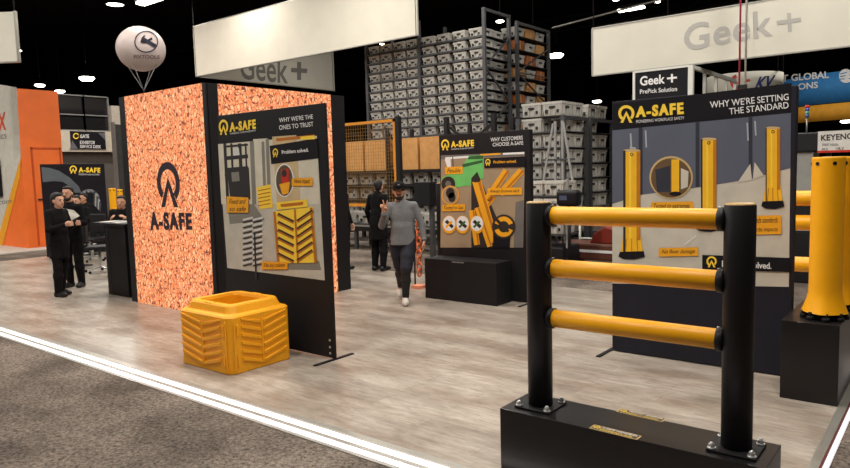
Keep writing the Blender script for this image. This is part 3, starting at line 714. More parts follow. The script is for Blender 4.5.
# tote wall on the right
TX, TY = -6.6, 13.0
TL = [2.92-i*.335 for i in range(9)]
for gi, (ya, yb, nm) in enumerate(((TY, TY+1.1, 'front'), (TY+1.28, TY+2.5, 'rear'))):
    rack('tote_rack', ('low grey rack stacked with grey totes behind the white handling robot', 'low grey rack of grey totes standing behind the other low rack')[gi], (TX-1.08, TX), ya, yb, 2.9, TL[1:], RACKM, False, .03)
pw = tote_mesh(.485, .49, .29, 'storage_tote')
for gi, (ya, nm) in enumerate(((TY, 'front'), (TY+1.28, 'rear'))):
    for li, z in enumerate(TL):
        if z < .3: continue
        for k in range(2):
            for j in range(2):
                if k == 0 and (gi == 1 or j == 1) and li > 0: continue
                if (gi, li, k, j) in ((0, 1, 1, 0), (1, 1, 1, 1)): continue
                place(pw, (TX-.79+k*.5, ya+.30+j*.52, z+.002), 'grey tote, %s layer from top, %s low rack, %s column, %s row' % (ORD[li+1], nm, ('left', 'right')[k], ('near', 'far')[j]), 'tote', 'grey totes in the low racks')

# white handling robot in front of the tote wall
rp = PY(551, 240, 11.3)
t = thing('handling_robot', 'pale tote handling robot with slanted mast struts in front of the low tote rack', 'robot', (rp[0], 11.3, HF))
WG = mat('robot white', (186, 184, 178), .45); MG = mat('robot mast grey', (158, 156, 153), .45)
MB().box((-.4, -.3, .08), (.4, .4, .42)).build('drive_base', BLACKM, t, .04)
for x in (-.3, .3):
    for y in (-.2, .3): MB().cyl((x-.03, y, .085), (x+.03, y, .085), .085, n=16).build('wheel', DARKM, t)
for x in (-.05, .1): MB().bar((x, .3, .4), (x, .3, 2.72), .04).build('mast', MG, t)
for a_, b_ in ((-.3, -.08), (.34, .13)): MB().bar((a_, .25, 1.5), (b_, .28, 2.68), .035).build('strut', MG, t)
for z, y in ((1.5, .25), (2.0, .27)): MB().bar((-.33, y, z), (.36, y, z), .035).build('cross_bar', RACKM, t)
for z in (.62, 1.0, 1.32): MB().box((-.44, -.3, z), (.44, .22, z+.03)).build('tray', RACKM, t)
for x in (-.46, .46): MB().box((x-.02, -.26, .4), (x+.02, -.2, 1.65)).build('side_post', MG, t)
pr_ = tote_mesh(.40, .5, .26, 'storage_tote', m=mat('white tote plastic', (208, 202, 192), .5))
for i, z in enumerate((.65, 1.03, 1.35)):
    for j, x in enumerate((-.21, .21)):
        place(pr_, (rp[0]+x, 11.26, HF+z+.002), 'off white tote on the %s robot tray, %s side' % (('bottom', 'middle', 'top')[i], ('left', 'right')[j]), 'tote', 'totes carried by the robot')
# black scanner head
sp_ = PY(569, 197, 10.6)
t = thing('scanner_head', 'black rounded scanner on a stand in front of the low tote rack', 'scanner', (sp_[0], 10.6, HF))
MB().cyl((0, 0, 0), (0, 0, .03), .25, n=20).cyl((0, 0, .03), (0, 0, sp_[2]-HF-.1), .03, n=10).build('stand', DARKM, t)
MB().box((-.2, -.12, sp_[2]-HF-.16), (.2, .12, sp_[2]-HF+.12)).build('body', BLACK, t, .07, 4)
MB().box((-.12, -.126, sp_[2]-HF-.05), (.02, -.12, sp_[2]-HF+.03)).build('screen', mat('blue grey screen', (70, 84, 110), .3), t)
# red shuttle between the rails
sp_ = G(606, 262)
t = thing('shuttle_vehicle', 'low red and orange shuttle vehicle seen between the rails of the barrier', 'vehicle', (*PY(600, 250, 12.05)[:2], HF), .0)
MB().box((-.75, -.3, .1), (.75, .3, .42)).build('chassis', mat('brown red body', (92, 52, 38), .5), t, .04)
MB().prism([(-.1, .42), (.72, .42), (.66, .62), (.2, .74), (-.02, .6)], .5, lambda x, y, h: Vector((x, -.25+h, y))).build('cover', mat('dull red', (128, 40, 28), .5), t, .02)
for x in (-.5, .5):
    for y in (-.3, .3): MB().cyl((x, y-.03, .1), (x, y+.03, .1), .1, n=16).build('wheel', DARKM, t)
MB().box((-.7, -.31, .25), (.7, -.3, .3)).build('stripe', PRW, t)
# rope fence
gp = PY(580, 245, 12.6)
t = thing('guard_rail', 'thin white post and rope guard rail in the aisle seen between the yellow rails', 'guard rail', (gp[0], gp[1], HF))
for k in range(3): MB().cyl((k*1.3, 0, 0), (k*1.3, 0, .86), .022, n=10).cyl((k*1.3, 0, 0), (k*1.3, 0, .02), .12, n=14).build('post', WHITE, t)
MB().cyl((0, 0, .42), (2.6, 0, .42), .016, n=8).build('rope', WHITE, t); MB().cyl((0, 0, .84), (2.6, 0, .84), .014, n=8).build('rope', WHITE, t)

# ------------------------------------------------------------------ orange mesh cage and the racking behind it
FY = 11.2
OF = mat('orange fence steel', (222, 142, 34), .5); MESH = mat('fence mesh wire', (150, 110, 50), .6)
t = thing('mesh_fence', 'orange framed wire mesh fence raised on black posts left of the walking man', 'fence', (-11.35, FY, HF))
def panel(x0, x1, z0, z1):
    c = (x0+x1)/2+11.35; w = (x1-x0)/2; h = z1-z0; zo = z0-HF
    f = MB()
    for x in (-w, w-.06): f.box((c+x, -.025, zo), (c+x+.06, .025, zo+h))
    f.box((c-w, -.025, zo), (c+w, .025, zo+.06)).box((c-w, -.025, zo+h-.06), (c+w, .025, zo+h)); f = f.build('panel_frame', OF, t)
    m = MB(); n = int(2*w/.075)
    for i in range(1, n): m.box((c-w+i*2*w/n-.003, -.004, zo+.06), (c-w+i*2*w/n+.003, .002, zo+h-.06))
    n = int(h/.075)
    for i in range(1, n): m.box((c-w+.06, -.002, zo+i*h/n-.003), (c+w-.06, .004, zo+i*h/n+.003))
    m.build('wire_mesh', MESH, f)
panel(-11.33, -9.68, 1.05, 2.96); panel(-13.05, -11.36, 1.05, 2.96)
for x in (-9.6, -13.12):
    MB().box((x+11.35-.05, -.05, .02), (x+11.35+.05, .05, 3.04)).build('post', DARKM, t); MB().box((x+11.35-.1, -.1, 0), (x+11.35+.1, .1, .02)).build('foot_plate', DARKM, t)
t = thing('conveyor', 'long dark conveyor below the orange fence panels', 'conveyor', (-10.6, 12.1, HF))
MB().box((-2.6, -.35, .45), (3.6, .35, .62)).build('belt_bed', DARKM, t, .01)
for x in (-2.4, -1.0, .4, 1.8, 3.3): MB().box((x-.04, -.3, 0), (x+.04, -.22, .45)).box((x-.04, .22, 0), (x+.04, .3, .45)).build('leg', RACKM, t)
MB().box((-2.6, -.37, .56), (3.6, -.35, .6)).build('side_rail', ALU, t)
k_ = 0
pg = tote_mesh(.48, .4, .28, 'storage_tote')
for x in (-12.6, -12.0, -11.35, -10.75, -9.9, -9.3, -8.7):
    k_ += 1; place(pg, (x, 12.1, HF+.622), 'grey tote %s from the left on the dark conveyor' % ORD[k_], 'tote', 'totes on the conveyor')
rack('storage_rack', 'dark rack with brown wooden boxes behind the orange fence panels', (-13.6, -11.7, -9.8, -7.95), 13.2, 14.2, 2.95, [.75, 1.12, 1.5, 1.86], DARKM, True, .07)
pcb = carton(.82, .7, .8, 'wooden_box'); k_ = 0
for x in (-13.1, -12.2, -11.2, -10.3, -9.3, -8.45):
    k_ += 1; place(pcb, (x, 13.65, 1.862), 'large brown box %s from the left on the upper shelf behind the fence' % ORD[k_], 'box', 'large brown boxes behind the fence')
k_ = 0
for zz, nm in ((1.502, 'middle'), (1.122, 'lower'), (.752, 'bottom')):
    for x in (-13.25, -12.65, -12.05, -11.35, -10.75, -10.15, -9.45, -8.85, -8.3):
        k_ = k_ % 9+1; place(pg, (x, 13.55, zz), 'grey tote %s from the left on the %s shelf of the dark rack' % (ORD[k_], nm), 'tote', 'totes in the dark rack')
# diagonal bracing tower right of the fence
t = thing('brace_frame', 'dark lattice frame with crossed braces right of the orange fence', 'frame', (-8.7, 12.75, HF))
for x in (-.75, .55): MB().box((x-.05, -.05, 0), (x+.05, .05, 3.05-HF)).build('upright', DARKM, t)
m = MB()
for z in (.2, 1.1, 2.0): m.bar((-.75, 0, z), (.55, 0, z+.9), .05); m.bar((-.75, 0, z+.9), (.55, 0, z), .05)
m.build('cross_brace', DARKM, t)
p_ = PY(427, 195, 10.2)
t = thing('control_cabinet', 'black box on a grey pole right of the walking man', 'cabinet', (p_[0], 10.2, HF))
MB().box((-.22, -.12, p_[2]-HF-.2), (.16, .12, p_[2]-HF+.25)).build('box', BLACKM, t, .01); MB().box((.04, .0, 0), (.12, .08, p_[2]-HF)).build('pole', RACKM, t)

# ------------------------------------------------------------------ hanging fabric banners
def wires(t, pts, z):
    for x, y in pts: MB().cyl((x, y, 0), (x, y, 11.5-z), .012, n=5).build('hanging_wire', DARKM, t)
B0 = PY(197, 76, 15.); zb = 5.6; zt = 7.42
t = thing('hanging_banner', 'large white hanging fabric banner corner above the backlit tower', 'banner', (-22.8, 15, zb))
MB().box((0, 0, 0), (12.3-1.55, .06, zt-zb)).build('fabric_panel', FABRIC, t); p2 = MB().box((-.06, .0, -.0), (0, 7.2, zt-zb-.05)).build('fabric_panel', FABRIC, t)
fmb = MB()
for z in (-.02, zt-zb): fmb.box((-.06, -.01, z), (10.76, .07, z+.03)); fmb.box((-.07, -.01, z), (.01, 7.21, z+.03))
fmb.build('edge_tube', ALU, t)
wires(t, ((0, 0), (10.7, 0), (0, 7.1)), zt)
mb = MB(); s = Sheet(mb, lambda x, y: PX(x, y, -22.8), (1, 0, 0), .004, .002, (-22.8, 15, zb))
s.text('Geek', [(240, 79), (288, 84), (288, 57), (240, 52)], 0, 1, bold=.012); s.line(291, 70, 307, 71, 4.4, 0, 1); s.line(299, 62, 299, 80, 4, 0, 1.5)
mb.build('lettering', GREYTX, t)

BRY = 14.0; b0 = PY(593, 75.5, BRY); b1 = PY(593, 29, BRY)
t = thing('hanging_banner', 'white hanging fabric banner with pale letters above the bollard board', 'banner', (b0[0], BRY, b0[2]))
hB = b1[2]-b0[2]
MB().box((0, 0, 0), (8.2, .06, hB)).build('fabric_panel', FABRIC, t)
fmb = MB(); 
for z in (-.02, hB): fmb.box((-.02, -.01, z), (8.2, .07, z+.025))
fmb.box((-.03, -.01, 0), (0, .07, hB)); fmb.build('edge_tube', ALU, t)
wires(t, ((0, .03), (1.6, .03), (8, .03)), b1[2])
mb = MB(); s = Sheet(mb, lambda x, y: PY(x, y, BRY), (0, -1, 0), .004, .002, (b0[0], BRY, b0[2]))
s.text('Geek', [(684, 52), (773, 36), (772, 8), (684, 25)], 0, 1, bold=.016, space=1.05); s.line(777, 23, 801, 19.5, 4.2, 0, 1); s.line(789, 13, 790, 32, 4, 0, 1.5)
mb.build('lettering', FABTXT, t)
# hoist lines
t = thing('hoist_line', 'red and white pair of hoist lines hanging in front of the pale lettered banner', 'rope', PY(741, 86, 13.2))
MB().cyl((-.03, 0, 0), (-.03, 0, 6.4), .017, n=8).build('red_line', mat('red strap', (206, 66, 92), .6), t); MB().cyl((.07, 0, 0), (.07, 0, 6.4), .018, n=8).build('white_line', WHITE, t)
MB().box((-.06, -.02, -.05), (.1, .02, .02)).build('hook', DARKM, t)
# left banner
p0 = PY(14, 12.5, 6.8)
t = thing('hanging_banner', 'pale hanging banner at the upper left edge of the view', 'banner', (p0[0], 6.8, 4.66), .6)
MB().box((-3, 0, 0), (0, .06, 1.14)).build('fabric_panel', FABRIC, t)
fmb = MB(); fmb.box((-.01, -.01, -.02), (.03, .07, 1.16)).box((-3, -.01, -.03), (.03, .07, 0)); fmb.build('edge_tube', ALU, t); wires(t, ((0, 0), (-2.8, 0)), 5.8)

# small sign with a white truss frame
SY = 13.5; c = [PY(*p, SY) for p in ((635, 73), (688, 66), (635, 100), (692, 97))]
t = thing('booth_sign', 'black lettered sign in a white frame below the right banner', 'sign', (c[0][0], SY, HF))
zs = c[0][2]-HF; w_ = c[1][0]-c[0][0]
MB().box((0, .01, zs-.55), (w_, .03, zs)).build('sign_panel', PRINTK, t)
fmb = MB(); fmb.box((-.05, 0, 0), (0, .06, zs+.03)).box((w_, 0, 0), (w_+.09, .09, zs+.03)).box((0, 0, zs), (w_, .06, zs+.04)).box((0, 0, zs-.6), (w_, .06, zs-.56))
fmb.bar((w_+.05, .05, zs), (w_+.05, 3.2, zs), .07).bar((w_+.05, .05, zs-.6), (w_+.05, 3.2, zs-.6), .05)
for y in (.9, 1.7, 2.5, 3.2): fmb.bar((w_+.05, y, 0 if y > 3 else zs-.6), (w_+.05, y, zs), .06)
fmb.build('truss_frame', WHITE, t)
mb = MB(); s = Sheet(mb, lambda x, y: PY(x, y, SY+.01), (0, -1, 0), .002, .001, (c[0][0], SY, HF))
s.text('Geek', [(640, 86), (665, 83.5), (665, 74), (640, 76.5)], 0, 1, bold=.025); s.line(667, 78.5, 677, 77.5, 2, 0, 1); s.line(672, 74, 672, 82.5, 2, 0, 1.4)
s.text('PrePick Solution', [(640, 94), (677, 91), (677, 86.5), (640, 89.5)], 0, 1, bold=.01)
mb.build('lettering', PRW, t)

# round banners far right
def ring_banner(name, label, centre, R, z0, z1, m, a0, a1, grp=None, n=60):
    t = thing(name, label, 'banner', (centre[0], centre[1], z0))
    mb = MB(); vs = []
    for i in range(n+1):
        a = math.radians(a0+(a1-a0)*i/n)
        for rr in (R, R-.05):
            for z in (0, z1-z0): vs.append((rr*math.cos(a), rr*math.sin(a), z))
    fs = []
    for i in range(n):
        o = i*4; q = o+4
        fs += [(o, q, q+1, o+1), (o+3, q+3, q+2, o+2), (o+1, q+1, q+3, o+3), (o+2, q+2, q, o)]
    mb.add(vs, fs, 0, True); mb.build('fabric_ring', m, t)
    w = MB()
    for a in (math.radians(a0+20), math.radians(a1-20)): w.cyl((R*math.cos(a), R*math.sin(a), z1-z0), (R*math.cos(a), R*math.sin(a), 11.5-z0), .015, n=5)
    w.build('hanging_wire', DARKM, t)
    return t
bc = AT(850, 80, 24)[:2]; RB = 3.4
dirc = np.array([-.05, 1.0]); cc = bc + RB*np.array([.12, .99])
t = ring_banner('ring_banner', 'blue curved hanging banner with white lettering and a yellow lower band at far right', cc, RB, 3.88, 4.98, mat('bright blue fabric', (48, 124, 186), .7), 150, 390)
def on_cyl(cc, R, z0, off=.012):
    def pt(x, y):
        d = ray(x, y); A = d[0]**2+d[1]**2; B = -2*(d[0]*cc[0]+d[1]*cc[1]); C = cc[0]**2+cc[1]**2-(R+off)**2
        disc = max(B*B-4*A*C, 0); k = (-B-math.sqrt(disc))/(2*A); return np.array([0, 0, CAM_Z])+k*d
    return pt
mb = MB(); s = Sheet(mb, on_cyl(cc, RB, 3.9), (0, -1, 0), .0, .004, (cc[0], cc[1], 3.88))
s.text('T GLOBAL', [(782, 82), (829, 78), (829, 71), (782, 75)], 0, 1, bold=.025); s.text('ONS', [(798, 90), (818, 88), (818, 81.5), (798, 83.5)], 0, 1, bold=.025)
mb.build('lettering', PRW, t)
mb = MB(); s = Sheet(mb, on_cyl(cc, RB, 3.9), (0, -1, 0), .0, .004, (cc[0], cc[1], 3.88))
s.ell(846, 76, 7, 7, 0, 1)
for k in range(3): s.line(840, 74+k*2.6, 853, 71+k*3.6, .9, 1, 2)
mb.build('emblem', [PRW, MATS['bright blue fabric']], t)
YB = mat('yellow banner fabric', (226, 158, 40), .7)
mb = MB(); vs = []
for i in range(49):
    a = math.radians(180+180*i/48)
    vs += [((RB-.03)*math.cos(a), (RB-.03)*math.sin(a), -.02), ((RB-.03)*math.cos(a), (RB-.03)*math.sin(a), -.62), ((RB-.07)*math.cos(a), (RB-.07)*math.sin(a), -.62), ((RB-.07)*math.cos(a), (RB-.07)*math.sin(a), -.02)]
mb.add(vs, [(4*i+k, 4*i+(k+1) % 4, 4*i+4+(k+1) % 4, 4*i+4+k) for i in range(48) for k in range(4)], 0, True); mb.build('yellow_band', YB, t)
wc = AT(744, 78, 20)[:2]; wzt = AT(744, 70, 18.7)[2]
t = ring_banner('ring_banner', 'white round hanging banner with red and blue lettering behind the bollard board', wc, 1.04, wzt-.62, wzt, FABRIC, 0, 360)
mb = MB(); s = Sheet(mb, on_cyl(wc, 1.04, 4.), (0, -1, 0), .0, .004, (wc[0], wc[1], wzt-.62))
s.ring(739, 82, 9, 8, 3.4, 0, 1, 30, 250); s.line(733, 84, 750, 80, 2.5, 0, 1.3); s.text('KV', [(754, 90), (775, 87), (776, 75), (757, 77)], 1, 1, bold=.03, shear=.3)
mb.build('lettering', [RED, mat('blue print', (50, 60, 130), .6)], t)

# machines at the right
MY = 12.5; q = PY(806, 160, MY)
t = thing('machine_cabinet', 'pale grey machine cabinet with dark head and a signal light behind the board', 'machine', (q[0], MY, HF))
MB().box((-.16, -.1, 0), (.12, .5, 2.0)).build('body', mat('pale machine grey', (158, 156, 150), .5), t, .01); MB().box((-.2, -.16, 2.0), (.4, .55, 2.3)).build('head', DARKM, t, .02)
MB().cyl((.0, 0, 2.3), (.0, 0, 2.55), .014, n=8).build('signal_pole', ALU, t)
for i, c_ in enumerate(((60, 90, 140), (90, 160, 140), (60, 80, 170), (206, 60, 50))):
    MB().cyl((.0, 0, 2.55+i*.05), (.0, 0, 2.598+i*.05), .03, n=14).build('signal_lens', mat('lens %d' % i, c_, .3), t)
MB().box((-.3, .1, .9), (-.05, .5, 1.4)).build('side_box', DARKM, t, .01)
q = [PY(*p, 11.) for p in ((818, 133), (862, 128), (818, 153), (862, 150))]
t = thing('lettered_sign', 'white sign with black capitals and small print behind the right bollards', 'sign', (q[0][0], 11., HF))
MB().box((0, 0, q[2][2]-HF), (1.0, .04, q[0][2]-HF+.02)).build('sign_panel', mat('sign white', (216, 212, 206), .5), t); MB().box((0, -.005, q[2][2]-HF), (1.0, 0, q[2][2]-HF+.03)).build('red_line', RED, t)
MB().box((.1, .04, 0), (.16, .1, q[0][2]-HF)).box((.8, .04, 0), (.86, .1, q[0][2]-HF)).build('post', DARKM, t)
mb = MB(); s = Sheet(mb, lambda x, y: PY(x, y, 11.), (0, -1, 0), .003, .001, (q[0][0], 11., HF))
s.text('KEYENCE', [(821, 141), (857, 138.5), (857, 132.5), (821, 135)], 0, 1, bold=.02); s.box_text('SMART VISION', 822, 146, 838, 143.4, 0, 1); s.box_text('IM-X', 822, 151, 828, 148, 0, 1); s.box_text('LM-X', 836, 151, 844, 147, 0, 1)
mb.build('lettering', INK, t)
t = thing('low_machine', 'dark low machine with pale top seen between board and bollard', 'machine', (-1.75, 11.9, HF))
MB().box((-.8, -.4, 0), (1.4, .4, .8)).build('body', DARKM, t, .02); MB().box((-.84, -.42, .8), (1.44, .42, .86)).build('top', WG, t, .01); MB().box((-.5, -.1, .86), (.4, .3, 1.25)).build('screen_unit', BLACKM, t, .02)

# ------------------------------------------------------------------ left side: orange stand, offices, desk
OXC, OYC = -20., 7.62
t = thing('orange_stand', 'tall orange and white exhibition stand walls with a yellow stripe', 'exhibition stand', (OXC, OYC, 0))
ox = (OXC, OYC, 0)
MB().box((-6, 0, 0), (0, 1.08, 4.32)).build('wall_block', ORANGE, t)
WP = mat('white stand panel', (206, 200, 188), .6)
mb = MB(); s = Sheet(mb, lambda x, y: PY(x, y, OYC), (0, -1, 0), .006, .002, ox)
s.poly([(-60, 74), (17, 87.5), (21, 157), (0, 245), (-60, 330)], 0, 0); s.poly([(21, 157), (20.4, 176), (-4, 272), (-30, 290), (-4, 246)], 1, 1)
mb.build('white_graphic', [WP, mat('stripe yellow', (240, 164, 30), .6)], t)
mb = MB(); s = Sheet(mb, lambda x, y: PY(x, y, OYC), (0, -1, 0), .012, .002, ox)
s.text('X', [(-1, 131), (6.5, 130), (6, 112), (-2, 113)], 0, 1, bold=.02); s.text('ics', [(0, 139.5), (7, 138.5), (7, 132), (0, 133)], 1, 1)
s.text('.com', [(-3, 205), (12, 203), (12, 200), (-3, 201)], 1, 1)
mb.build('lettering', [mat('red orange print', (216, 74, 34), .6), GREYTX], t)
MB().box((-6.0, -.08, 1.42), (-1.42, -.02, 2.5)).build('screen', BLACK, t)
d_ = MB(); d_.box((0, .25, .05), (.012, .3, 2.75)).box((0, 1.0, .05), (.012, 1.04, 2.75)).box((0, .25, 2.7), (.012, 1.04, 2.75)); d_.build('door_frame', mat('deep orange', (200, 76, 18), .5), t)
MB().box((.012, .34, 1.3), (.05, .52, 1.34)).build('door_handle', DARKM, t)
t = tag(MB().box((-27, 6.4, HF), (-19.2, 11, 0)).build('stand_platform', mat('pale platform', (196, 186, 174), .6)), None, None, None, 'structure')

# wall with office windows
WX = -30.
struct(MB().box((WX-.3, 11, 3.05), (WX, 19.5, 3.95)).build('wall_office', mat('beige fascia', (196, 186, 168), .7)))
struct(MB().box((WX-.6, 11, HF), (WX-.35, 19.5, 3.05)).build('wall_office_recess', mat('recess grey', (96, 90, 84), .7)))
GL = mat('dark office glass', (30, 28, 30), .08, spec=.6)
for k in range(3):
    y0 = 12.0+k*1.08
    w = struct(MB().box((WX-.25, y0, 3.95), (WX-.2, y0+1.08, 5.5)).build('window_%d' % (k+1), GL))
    f = MB(); 
    for yy in (y0-.03, y0+1.05): f.box((WX-.26, yy, 3.95), (WX-.12, yy+.06, 5.5))
    for z in (3.95, 4.62, 5.45): f.box((WX-.26, y0, z), (WX-.12, y0+1.08, z+.05))
    f.build('window_frame', mat('grey mullion', (120, 118, 116), .5), w)
struct(MB().box((WX-.3, 15.25, 3.0), (WX+.1, 15.9, 5.1)).build('wall_office_pillar', mat('pillar beige', (180, 170, 156), .7)))
struct(MB().box((WX-.4, 16.0, HF), (WX, 16.6, 5.2)).build('wall_office_pier', mat('pier grey', (84, 80, 78), .7)))
q = [PX(*p, WX+.05) for p in ((70, 131), (105, 133), (105, 151), (70, 149))]
t = thing('office_sign', 'black sign with white lettering on the beige wall above the black board', 'sign', (WX+.02, q[0][1], q[3][2]))
MB().box((0, 0, 0), (.03, q[1][1]-q[0][1], q[0][2]-q[3][2])).build('panel', PRINTK, t)
mb = MB(); s = Sheet(mb, lambda x, y: PX(x, y, WX+.05), (1, 0, 0), .003, .002, (WX+.02, q[0][1], q[3][2]))
s.ring(76, 136, 3, 3, 1, 1, 1, 20, 340); s.text('GATE', [(80, 138), (89, 138), (89, 134.5), (80, 134.5)], 0, 1, bold=.02)
s.text('EXHIBITOR', [(80, 144), (95, 144.3), (95, 141), (80, 140.6)], 0, 1, bold=.01); s.text('SERVICE DESK', [(80, 148), (101, 148.4), (101, 145.3), (80, 145)], 0, 1, bold=.01)
s.poly([(70, 149), (72, 140), (78, 149)], 2, .5); s.poly([(98, 132.8), (105, 133), (105, 140)], 2, .5)
mb.build('lettering', [PRW, PRY, mat('sign grey', (96, 96, 100), .6)], t)

# black board behind the two standing people
BXp = -17.05
t = thing('display_board', 'black display board with a pale arc behind the woman and bearded man', 'display board', (BXp, 6.92, 0))
MB().box((-.09, 0, .01), (0, 1.5, 2.22)).build('frame', PRINTK, t, .004)
mb = MB(); s = Sheet(mb, lambda x, y: PX(30+x/5.85, 150+y/5.85, BXp), (1, 0, 0), .002, .0015, (BXp, 6.92, 0))
a_ = [(66, 100), (110, 104), (170, 122), (230, 160), (286, 214), (300, 250)]; b_ = [(262, 250), (230, 210), (190, 186), (140, 182), (74, 188)]
s.poly(a_+b_, 0, 1)
for i in range(7): s.ring(345, 300, 66-i*1.5, 72-i*2, 9, 1 if i % 2 else 2, 2+i*.3, 200+i*12, 330+i*8)
for k in range(5): s.poly([(372+k*8, 236+k*16), (388+k*7, 244+k*16), (384+k*7, 330+k*8), (370+k*8, 320+k*8)], 1 if k % 2 else 2, 4+k*.3)
mb.build('printed_picture', [mat('print slate', (86, 92, 98), .6), mat('print silver', (150, 152, 156), .6), mat('print graphite', (58, 60, 64), .6)], t)
mb = MB(); s = Sheet(mb, lambda x, y: PX(30+x/5.85, 150+y/5.85, BXp), (1, 0, 0), .002, .0015, (BXp, 6.92, 0))
s.logo(252, 112, -46, 0); s.text('A-SAFE', [(285, 131), (410, 133), (410, 104), (285, 101)], 0, 2, bold=.04, space=1.26, heavy=.006); s.text('PIONEERING WORKPLACE SAFETY', [(285, 147), (408, 148), (408, 140), (285, 138)], 1, 2)
mb.build('logo', [PRY, PRW], t)
for y in (.1, 1.3): MB().box((-.3, y, 0), (.25, y+.06, .01)).build('floor_bar', BLACK, t)

# counter and things on it
t = thing('counter', 'tall black counter beside the left edge of the backlit tower', 'counter', (-10.3, 5.2, 0))
MB().box((-.32, -.03, .0), (.32, .6, 1.1)).build('body', BLACKM, t, .005); MB().box((-.66, -.06, 1.1), (.36, .66, 1.14)).build('top', BLACKM, t, .004); MB().box((-.22, -.035, .05), (-.2, -.03, 1.05)).build('panel_seam', DARKM, t)
for i, (dx, dy, w, h, rz) in enumerate(((-.38, .15, .22, .3, .2), (-.04, .12, .3, .21, -.2), (.14, .43, .22, .3, .4))):
    o = MB().box((-w/2, -h/2, 0), (w/2, h/2, .008)).build('leaflet_stack', mat('paper', (212, 206, 196), .7)); o.location = (-10.3+dx*1.15, 5.2+dy, 1.141); o.rotation_euler = (0, 0, rz)
    tag(o, ('small pile of leaflets at the left end of the black counter', 'small pile of leaflets in the middle of the black counter', 'small pile of leaflets at the right end of the black counter')[i], 'paper', 'leaflets on the counter')
# swivel chairs behind
def office_chair(x, y, rz, label):
    t = thing('office_chair', label, 'chair', (x, y, 0), rz, 'swivel chairs')
    MB().box((-.23, -.22, .46), (.23, .24, .53)).build('seat', BLACKM, t, .03, 3); MB().box((-.22, .2, .6), (.22, .26, 1.05)).build('backrest', BLACKM, t, .03, 3); MB().bar((0, .2, .48), (0, .25, .7), .05, .02).build('back_bar', DARKM, t)
    MB().cyl((0, 0, .1), (0, 0, .46), .028, n=12).build('gas_lift', STEEL, t)
    for k in range(5):
        a = k*2*math.pi/5; e = (.29*math.cos(a), .29*math.sin(a))
        l = MB().bar((0, 0, .11), (*e, .075), .04, .025).build('leg', STEEL, t); MB().cyl((e[0]-.012, e[1], .028), (e[0]+.012, e[1], .028), .028, n=12).build('caster', BLACK, l)
for (px, py, rz, lb) in ((93, 261, .4, 'black swivel chair on a steel star base beside the seated people'), (101, 272, 2.6, 'black swivel chair on a steel star base nearest the black counter')):
    g = G(px, py); office_chair(g[0], g[1], rz, lb)
# bollards displayed behind the counter
g = AT(115, 230, 15.5)
bollard(g[0], g[1], 0, 1.62, 'orange yellow bollard standing behind the black counter', .075); g2 = AT(122.5, 230, 16.2); bollard(g2[0], g2[1], 0, 1.58, 'orange yellow bollard farther back behind the counter person', .06)
t = thing('glass_display', 'tall grey glazed partition behind the counter', 'partition', (-18.6, 9.5, 0), .3)
for y in (0, .5, 1.0): MB().box((-.05, y-.03, .02), (.05, y+.03, 3.4)).build('mullion', mat('partition grey', (110, 106, 102), .5), t)
MB().box((-.02, .03, .1), (.02, .97, 3.35)).build('pane', mat('partition glass', (70, 68, 66), .15), t); MB().box((-.06, -.05, 0), (.06, 1.05, .03)).build('sill', DARKM, t)

# balloon
bcn = AT(141, 49, 12.); bb = AT(144, 91, 12.)
t = thing('balloon', 'big white inflatable balloon with a wrench emblem tethered above the tower', 'balloon', bb)
off = bcn - bb; rb_ = .45
bmb = MB(); bmb.ell(off, (.415, .415, .39), 40); bmb.build('envelope', mat('balloon skin', (214, 196, 190), .45, var=.03), t)
for k in range(4):
    a = k*math.pi/2+.5; MB().cyl((0, 0, 0), (off[0]+.28*math.cos(a), off[1]+.28*math.sin(a), off[2]-.28), .008, n=5).build('tether', mat('tether grey', (140, 136, 134), .6), t)
MB().cyl((0, 0, -4.3), (0, 0, 0), .006, n=5).cyl((0, 0, -bb[2]), (0, 0, -bb[2]+.12), .14, n=16).build('ground_line', DARKM, t)
def on_ball(x, y):
    d = ray(x, y); o = np.array([0, 0, CAM_Z])-bcn; sc = np.array([.417, .417, .392]); dd = d/sc; oo = o/sc
    A = dd@dd; B = 2*dd@oo; C = oo@oo-1; disc = max(B*B-4*A*C, 0); return np.array([0, 0, CAM_Z])+(-B-math.sqrt(disc))/(2*A)*d
mb = MB(); s = Sheet(mb, on_ball, (.62, -.78, 0), .012, .001, bb)
zq = lambda x, y: (100+x/4.68, y/4.68)
s.ring(*zq(218, 196), 12, 11, 1.2, 0, 1)
for k_ in range(6): a_ = zq(200+62*k_/6, 180+36*k_/6); b_ = zq(200+62*(k_+1)/6, 180+36*(k_+1)/6); s.line(*a_, *b_, 3.4, 0, 3+k_*.1); s.line(*zq(228, 190), *zq(246, 180), 2.2, 0, 4); s.poly([zq(192, 200), zq(196, 180), zq(208, 166), zq(216, 168), zq(206, 180), zq(214, 190), zq(228, 188), zq(216, 202)], 0, 9)
s.text('FIXTOOLS', [zq(160, 274), zq(280, 276), zq(280, 259), zq(160, 257)], 1, 1, bold=.01)
mb.build('emblem', [mat('navy ink', (28, 26, 54), .6), mat('maroon ink', (120, 80, 90), .6)], t)

